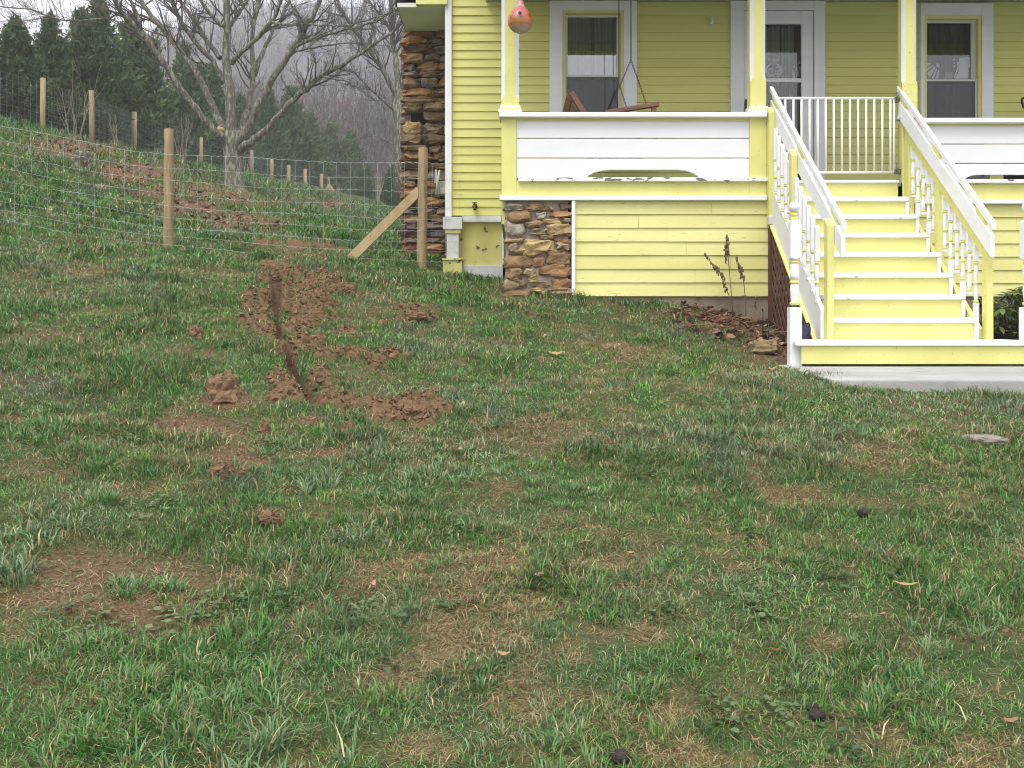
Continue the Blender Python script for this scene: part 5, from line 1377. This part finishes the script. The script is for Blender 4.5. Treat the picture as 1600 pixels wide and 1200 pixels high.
stalk([(1147, 500), (1143, 484), (1139, 462), (1124, 425), (1101, 398)], 9.93, 'dead stalk leaning left with a dark clump half way up its stem', [((1131, 438), (1101, 397), 26, .018), ((1119, 420), (1117, 417), 22, .03), ((1135, 455), (1128, 428), 22, .03)])
stalk([(1146, 494), (1142, 450), (1138, 405), (1136, 371)], 9.96, 'tallest upright dead stalk with a pointed seed head', [((1135, 402), (1136, 370), 60, .03), ((1134, 414), (1135, 402), 8, .012)])
stalk([(1166, 506), (1165, 470), (1162, 440), (1158, 418), (1150, 403)], 9.90, 'dead stalk with a curved drooping head nearest the brown lattice', [((1161, 435), (1150, 402), 32, .022), ((1159, 424), (1158, 420), 14, .024)])
stalk([(1179, 500), (1180, 480), (1181, 466)], 9.9, 'short thin stalk with one papery dry head right of the others', [((1180, 482), (1181, 466), 16, .014)], .002)
for px, y0, y1, lab in ((1192, 521, 484, 'thin dark garden stake with a pale tip in the leafy bed'), (1201, 536, 502, 'thin dark garden stake nearest the white newel post')):
    q = at(px, y0, 9.2); g_ = ground_at(px, y0); top = at(px, y1, g_.y); s = MB(); s.tube([(g_.x, g_.y, g_.z - .05), (g_.x, g_.y, top.z)], .005, 6)
    s.tube([(g_.x, g_.y, top.z - .01), (g_.x - .006, g_.y, top.z + .012)], .007, 6); tag(s.build('garden_stake', M['black']), lab, 'stake')
tp_ = MB(); tp_.smooth = True; tp_.blob((2.40, 8.50, 1.34), .045, .07, .17, 4, .35, 16, 10, .6); tag(tp_.build('tarp', M['tarp']), 'bunched purple plastic tarp tucked behind the left newel post', 'tarp')

# rhododendron by the right side of the steps
rh = thing('rhododendron', (4.5, 9.35, 1.40), 'leafy green rhododendron bush growing between the steps and the yellow skirting', 'shrub')
sm2 = MB(); lv = MB(); lv.smooth = True
for k_ in range(85):
    a = rnd.uniform(0, 6.28); rr = rnd.uniform(.05, .44)
    tip = Vector((4.5 + rr * math.cos(a), 9.35 + rr * .8 * math.sin(a), 1.40 + rnd.uniform(.04, .52) * (1 - .35 * rr / .44)))
    b0 = Vector((4.5 + rnd.uniform(-.08, .08), 9.35 + rnd.uniform(-.08, .08), 1.36))
    sm2.tube([b0, b0.lerp(tip, .5) + Vector((rnd.uniform(-.03, .03), 0, -.02)), tip], [.009, .007, .005], 5)
    for j in range(rnd.randint(6, 9)):
        az = j * 6.28 / 7 + rnd.uniform(-.3, .3); L = rnd.uniform(.08, .135); el = rnd.uniform(-.7, .35)
        g2 = rnd.uniform(.7, 1.3); lv.col = (.15 * g2, .215 * g2, .065 * g2) if rnd.random() > .15 else (.22, .19, .07)
        u = Vector((math.cos(az) * math.cos(el), math.sin(az) * math.cos(el), math.sin(el))); s = u.cross(Vector((0, 0, 1))).normalized(); n2 = s.cross(u)
        vs = []; w = L * .2
        for t2, ww in ((.05, .15), (.3, .8), (.6, 1), (.85, .65), (1, .05)):
            c = tip + u * L * t2 - n2 * L * .12 * t2 * t2
            vs += [c - s * w * ww + n2 * w * ww * .3, c, c + s * w * ww + n2 * w * ww * .3]
        lv.add(vs, [(i * 3 + q_, i * 3 + q_ + 1, i * 3 + q_ + 4, i * 3 + q_ + 3) for i in range(4) for q_ in range(2)])
sm2.build('stems', M['twig'], rh); lv.build('leaves', M['leaf'], rh)

# crumbs of loose soil
g = np.random.default_rng(33)
n = 60000; y = g.uniform(4.8, 10.6, n); x = g.uniform(-4.2, .3, n)
hh, so_, se_, dr_, da_, cu_ = height(x, y, True)
edge = (so_ > .15) * (.25 + .75 * so_) * (cu_ < .05)
keep = g.random(n) < edge * .62; x, y, hh = x[keep], y[keep], hh[keep]; m_ = len(x)
octv = np.array([(1,0,0),(-1,0,0),(0,1,0),(0,-1,0),(0,0,1),(0,0,-1)], float); octf = np.array([(0,2,4),(2,1,4),(1,3,4),(3,0,4),(2,0,5),(1,2,5),(3,1,5),(0,3,5)])
size = .004 + .018 * g.random(m_) ** 2.5 + (g.random(m_) < .02) * g.uniform(.004, .012, m_)
V = octv[None] * size[:, None, None] * g.uniform(.5, 1.2, (m_, 6, 1)) + g.normal(0, .36, (m_, 6, 3)) * size[:, None, None]
V += np.stack([x, y, hh + size * .4], 1)[:, None, :]
Tt = (octf[None] + (np.arange(m_) * 6)[:, None, None]).reshape(-1, 3)
ls = mesh_np('loose_soil', V.reshape(-1, 3), Tt, M['crumb'], np.repeat(np.array((.18, .108, .056)) * g.uniform(.42, 1.35, (m_, 1)), 6, 0)); tag(ls, 'crumbs of dug red brown soil along the trench', 'soil', kind='stuff')

# ================================================================ GRASS
class Blades:
    def __init__(s): s.V = []; s.C = []; s.n = 0
    def add(s, base, az, lean, L, Wd, curve, col, twist=None, g=rng):
        n = len(base)
        d = np.stack([np.cos(az), np.sin(az), np.zeros(n)], 1)
        up = np.array((0, 0, 1.0))
        def dirv(a): return d * np.sin(a)[:, None] + up * np.cos(a)[:, None]
        l1 = np.clip(lean - curve * .5, -1.2, 1.5); l2 = np.clip(lean + curve * .6, -1.5, 2.0)
        m = base + dirv(l1) * (L * .55)[:, None]; t = m + dirv(l2) * (L * .5)[:, None]
        ta = az + math.pi / 2 + (g.uniform(-.9, .9, n) if twist is None else twist)
        sd = np.stack([np.cos(ta), np.sin(ta), np.zeros(n)], 1)
        w = Wd[:, None] / 2
        V = np.stack([base - sd * w * .8, base + sd * w * .8, m - sd * w, m + sd * w, t], 1)
        s.V.append(V.reshape(-1, 3)); s.C.append(np.repeat(col, 5, 0)); s.n += n
    def build(s, name, mt):
        V = np.concatenate(s.V); C = np.concatenate(s.C)
        f = np.array([(0, 1, 3), (0, 3, 2), (2, 3, 4)])
        Tt = (f[None] + (np.arange(s.n) * 5)[:, None, None]).reshape(-1, 3)
        return mesh_np(name, V, Tt, mt, C, smooth=True)
def blocked(x, y):
    b = (y > 10.06) & (x > gx(786, 10.1)) & (y < 25)
    b |= (y > 11.83) & (x > gx(690, 11.9)) & (y < 25)
    b |= (x > 2.12 + np.clip(8.0 - y, 0, 1.2) * .33) & (y > 6.73)
    b |= (x > -1.5) & (y > 13) & (y < 14.2) & (x < 0)
    px = 800 + x / np.maximum(y, .3) * F
    return b
GREENS = np.array([(.072, .218, .028), (.094, .250, .034), (.054, .170, .028), (.120, .240, .040), (.086, .200, .056)])
BLUE = np.array((.18, .255, .15)); STRAW = np.array([(.46, .35, .165), (.36, .255, .11), (.60, .48, .27), (.25, .16, .075)])
def colours(n, pdry, g, bluef=None):
    c = GREENS[g.integers(len(GREENS), size=n)] * g.uniform(.65, 1.35, (n, 1))
    if bluef is not None: c = c * (1 - bluef[:, None]) + BLUE * g.uniform(.7, 1.25, (n, 1)) * bluef[:, None]
    d = g.random(n) < pdry
    c[d] = STRAW[g.integers(4, size=d.sum())] * g.uniform(.6, 1.1, (d.sum(), 1))
    return c
BL = Blades(); g = np.random.default_rng(99)
def scatter(y0, y1, dens, xl, xr, L0, W0, tuft=.55):
    """turf: a mat of short leaning blades, more than half of them gathered in small tufts"""
    area = 0; 
    n = int(dens * (y1 - y0) * ((abs(xl(y0)) + xr(y0)) + (abs(xl(y1)) + xr(y1))) / 2)
    y = g.uniform(y0, y1, n); u = g.random(n); x = xl(y) + (xr(y) - xl(y)) * u
    az = g.uniform(0, 2 * math.pi, n)
    # tufts
    nt = max(4, n // 26); ti = g.integers(nt, size=n); is_t = g.random(n) < tuft
    tx, ty = x[:nt].copy(), y[:nt].copy(); ts = g.uniform(.012, .04, nt) * (1 + y0 * .05)
    ox, oy = g.normal(0, 1, n), g.normal(0, 1, n)
    x = np.where(is_t, tx[ti] + ox * ts[ti], x); y = np.where(is_t, ty[ti] + oy * ts[ti], y)
    az = np.where(is_t, np.arctan2(oy, ox) + g.normal(0, .5, n), az)
    tl = g.uniform(.7, 1.6, nt)
    k = ~blocked(x, y); x, y, az, is_t, ti = x[k], y[k], az[k], is_t[k], ti[k]
    h, so_, se_, dr_, da_, cu_ = height(x, y, True)
    lt_ = litter_mask(x, y, h)
    patch = fnoise(x, y, 2.6, 3, 140)
    p = (1 - so_ * .90) * (1 - se_ * .72) * (1 - da_ * .45) * (1 - lt_ * .85) * (1 - (cu_ > .03) * .95)
    p *= np.clip(.50 + 1.3 * (patch - .28), .40, 1)
    k = g.random(len(x)) < p
    x, y, az, is_t, ti, h, se_, dr_, da_, patch, so_, lt_ = [q[k] for q in (x, y, az, is_t, ti, h, se_, dr_, da_, patch, so_, lt_)]
    m = len(x)
    lush = np.clip((patch - .42) * 3.2, 0, 1) * (1 - dr_)
    L = L0 * g.uniform(.45, 1.25, m) * (1 + .9 * lush) * np.where(is_t, tl[ti], .9) * (1 - .12 * dr_) * (1 - .35 * se_)
    lean = np.where(is_t, np.abs(g.normal(.86, .38, m)), np.abs(g.normal(1.20, .36, m)))
    lean = lean * (1 - .12 * lush) + .30 * dr_ + .12
    pd = np.clip(.21 - .10 * (y > 12.5) + .62 * dr_ + .10 * np.clip(x / 3, 0, 1) + .25 * se_ + .25 * lt_ - .10 * lush, .03, .9)
    bl = np.clip((fnoise(x, y, 1.7, 3, 230) - .55) * 4, 0, .8) * (g.random(m) < .8) + np.clip(da_ * .35, 0, .3)
    c = colours(m, 0 * pd, g, np.clip(bl, 0, 1))
    tg_, tb_, td_, tst = g.integers(5, size=nt), g.uniform(.5, 1.55, nt), g.random(nt), g.integers(4, size=nt)
    ct = GREENS[tg_[ti]] * (tb_[ti] * g.uniform(.8, 1.25, m))[:, None]
    ct = ct * (1 - np.clip(bl, 0, 1)[:, None]) + BLUE * (tb_[ti] * g.uniform(.8, 1.2, m))[:, None] * np.clip(bl, 0, 1)[:, None]
    c = np.where(is_t[:, None], ct, c)
    c = c * (1.14 - .42 * np.clip(lush * 1.3, 0, 1))[:, None]
    isd = np.where(is_t, td_[ti] < pd * .85, False) | (g.random(m) < pd * .40 + .03)
    cs_ = STRAW[np.where(g.random(m) < .6, tst[ti], g.integers(4, size=m))] * g.uniform(.5, 1.0, (m, 1))
    c = np.where(isd[:, None], cs_, c)
    Wd = W0 * g.uniform(.6, 1.3, m)
    BL.add(np.stack([x, y, h - .004], 1), az, lean, L, Wd, g.uniform(.1, 1.0, m), c, g=g)
left = lambda y: -(.53 * y + .9)
right = lambda y: np.minimum(.53 * y + .6, 5.2 + 0 * y)
scatter(1.7, 3.4, 25000, left, right, .028, .0025)
scatter(3.4, 5.0, 21000, left, right, .029, .0031)
scatter(5.0, 7.0, 14000, left, right, .034, .0042)
scatter(7.0, 9.2, 8500, left, right, .037, .0055)
scatter(9.2, 12.3, 4600, left, lambda y: .2 * y + .3, .044, .0080)
scatter(12.3, 17, 1900, left, lambda y: 0 * y - .6, .06, .012)
scatter(17, 26, 900, lambda y: -(.52 * y + .6), lambda y: 0 * y - 1.6, .10, .014)
scatter(26, 40, 300, lambda y: 0 * y - 14, lambda y: 0 * y - 3.0, .14, .024)
def straw_mat(y0, y1, dens, L0, W0):
    """dead thatch: thin straws lying nearly flat where the turf has died back"""
    n = int(dens * (y1 - y0) * ((.53 * y0 + .9) + (.53 * y1 + .9)))
    y = g.uniform(y0, y1, n); x = left(y) + (right(y) - left(y)) * g.random(n)
    k = ~blocked(x, y); x, y = x[k], y[k]
    h, so_, se_, dr_, da_, cu_ = height(x, y, True)
    k = g.random(len(x)) < np.clip(dr_ * 1.1 + .25 * se_ + .03, 0, 1) * (1 - so_); x, y, h = x[k], y[k], h[k]; m = len(x)
    c = STRAW[g.integers(4, size=m)] * g.uniform(.45, 1.0, (m, 1))
    BL.add(np.stack([x, y, h + .002], 1), g.uniform(0, 2 * math.pi, m), np.abs(g.normal(1.42, .14, m)), L0 * g.uniform(.4, 1.3, m), W0 * g.uniform(.6, 1.3, m), g.uniform(-.3, .4, m), c, g=g)
straw_mat(1.7, 3.4, 16000, .042, .0020); straw_mat(3.4, 5.0, 13000, .044, .0025); straw_mat(5.0, 7.0, 9000, .046, .0033); straw_mat(7.0, 10.5, 5000, .05, .0045)
# larger tufts of long coarse grass, where the photograph shows them: (col,row, radius px, length cm, blueness, blades)
TUFTS = [(510,755,46,13,.75,260),(590,728,50,12,.7,300),(700,745,46,12,.7,260),(640,765,60,10,.6,300),(345,1010,115,13,.15,900),(300,1075,120,11,.2,700),(70,678,52,14,.3,420),(95,640,30,11,.4,120),(60,835,60,13,.8,330),(5,905,46,17,.9,260),(160,782,28,11,.2,160),(560,845,34,11,.95,130),(600,842,26,8,.9,60),
 (200,918,34,9,.5,180),(260,920,34,9,.4,160),(860,770,50,10,.4,200),(430,880,60,9,.3,260),(440,700,40,10,.6,160),(535,655,20,10,.5,110),(515,490,16,8,.2,90),(520,512,20,7,.3,70),(440,745,50,8,.3,200),(1050,890,60,8,.2,260),(1320,640,60,10,.4,220),(1380,655,40,9,.4,150),(1440,600,30,10,.2,100),(1180,600,34,8,.3,90),(1300,606,16,8,.2,60),(1330,612,18,8,.2,70),(1370,614,18,9,.2,80),(1410,616,16,10,.2,80),(1460,618,16,9,.2,70),(1510,620,16,8,.2,60),(1560,622,16,9,.2,70),(1262,594,14,8,.2,60),(1248,583,12,8,.2,60),
 (430,1195,90,16,.8,260),(250,1185,80,15,.4,220),(860,1190,60,12,.4,160),(150,1130,110,11,.15,600),(600,1110,60,9,.2,260),(760,1060,50,8,.3,200),(1110,1000,60,8,.2,240),(1000,1080,60,9,.3,240),(620,560,36,7,.2,120),(60,500,46,8,.3,200),(190,500,40,8,.3,170),(240,505,24,9,.2,110),(470,395,30,9,.1,90),(155,1150,60,12,.2,200),(745,420,26,22,.2,40),(775,425,14,24,.3,22),
 (1250,870,60,7,.2,200),(940,800,60,8,.2,200),(690,880,46,8,.3,200),(1400,1100,100,13,.25,420),(1530,960,70,11,.3,220),(1480,1010,60,12,.6,130),(1290,1060,50,9,.5,110),(90,580,30,7,.3,100),(230,700,60,9,.5,240),(130,700,40,8,.5,120),(690,700,40,9,.6,120),(820,745,50,9,.5,160),(1090,790,70,8,.2,240),(120,1040,90,9,.3,380),(520,1010,70,9,.3,280),(920,950,60,8,.2,200),(1190,880,40,8,.3,120)]
for px, py, rp, Lc, bf, n in TUFTS:
    c = ground_at(px, py); r = rp / F * c.y; n = int(n * 1.6); ry = r * .9
    x = c.x + g.normal(0, r * .5, n); y = c.y + g.normal(0, ry * .8, n)
    # gathered in crowns
    nc = max(2, n // 28); ci = g.integers(nc, size=n); ox, oy = g.normal(0, .02, n), g.normal(0, .02, n); x = x[ci] + ox; y = y[ci] + oy
    k = ~blocked(x, y); x, y, ox, oy = x[k], y[k], ox[k], oy[k]; m = len(x)
    if m < 3: continue
    h = height(x, y)
    bf *= .75; col = colours(m, .14, g, np.clip(g.normal(bf, .15, m), 0, 1))
    L = Lc / 100 * g.uniform(.45, 1.15, m)
    BL.add(np.stack([x, y, h - .004], 1), np.arctan2(oy, ox) + g.normal(0, .5, m), np.abs(g.normal(.92, .34, m)), L * .60, (.0026 + .0022 * bf + .0003 * c.y) * g.uniform(.7, 1.3, m), g.uniform(.2, 1.3, m), col, g=g)
grass = BL.build('grass', M['grass'])
tag(grass, 'patchy winter turf of green, bluish and straw coloured grass', 'grass', kind='stuff')

# low broad-leaved weeds among the turf
WD = [(435,950,46,'g'),(835,915,40,'d'),(640,968,34,'d'),(720,835,34,'l'),(105,962,26,'d'),(700,950,24,'d'),(545,980,30,'d'),(150,985,60,'l'),(270,975,50,'l'),(1190,960,50,'l'),(1130,1120,44,'g'),(1215,1120,40,'g'),(1300,905,44,'d'),(900,930,50,'d'),(1330,1180,50,'d'),(1150,640,30,'l'),(780,668,26,'l'),(420,700,18,'g'),(380,672,18,'g'),(195,685,30,'l'),(610,1040,40,'d'),(1280,620,40,'l'),(1110,720,40,'g'),(1000,740,34,'g'),(1500,820,40,'l'),(250,790,34,'l'),(1030,960,40,'g'),(1450,760,40,'l'),(560,960,30,'l'),(1170,840,34,'l'),(380,940,30,'l'),(320,960,40,'l'),(1420,900,40,'d')]
wd = MB(); WC = dict(g=(.085, .135, .05), d=(.035, .075, .02), l=(.10, .16, .055))
for px, py, rp, kd in WD:
    c = ground_at(px, py); r = rp / F * c.y
    for k_ in range(int(10 + rp * .7)):
        x, y = c.x + rnd.gauss(0, r * .5), c.y + rnd.gauss(0, r * .6); z = H(x, y); v = rnd.uniform(.7, 1.3); wd.col = tuple(q_ * v for q_ in WC[kd])
        L = rnd.uniform(.012, .034); leaf_mesh(wd, (x, y, z + rnd.uniform(.006, .03)), L, L * rnd.uniform(.4, .7), rnd.uniform(0, 6.28), rnd.uniform(-.4, .6), rnd.uniform(0, .4), rnd.uniform(-.5, .5), 4)
tag(wd.build('lawn_weeds', M['leaf']), 'low broad leaved weeds scattered through the turf', 'weeds', kind='stuff')

# ================================================================ HAZE (one closed box of thin even mist)
hz = bpy.data.materials.new('mist'); hz.use_nodes = True
n_, l_ = hz.node_tree.nodes, hz.node_tree.links; n_.clear()
ho = n_.new('ShaderNodeOutputMaterial'); pv = n_.new('ShaderNodeVolumePrincipled')
pv.inputs['Color'].default_value = (.93, .94, 1.0, 1); pv.inputs['Density'].default_value = HAZE_D; pv.inputs['Anisotropy'].default_value = 0.0
l_.new(pv.outputs[0], ho.inputs['Volume'])
hb = MB(); hb.box(-430, 340, -45, 770, -12.0, 330); haze = hb.build('haze', hz); tag(haze, kind='stuff')
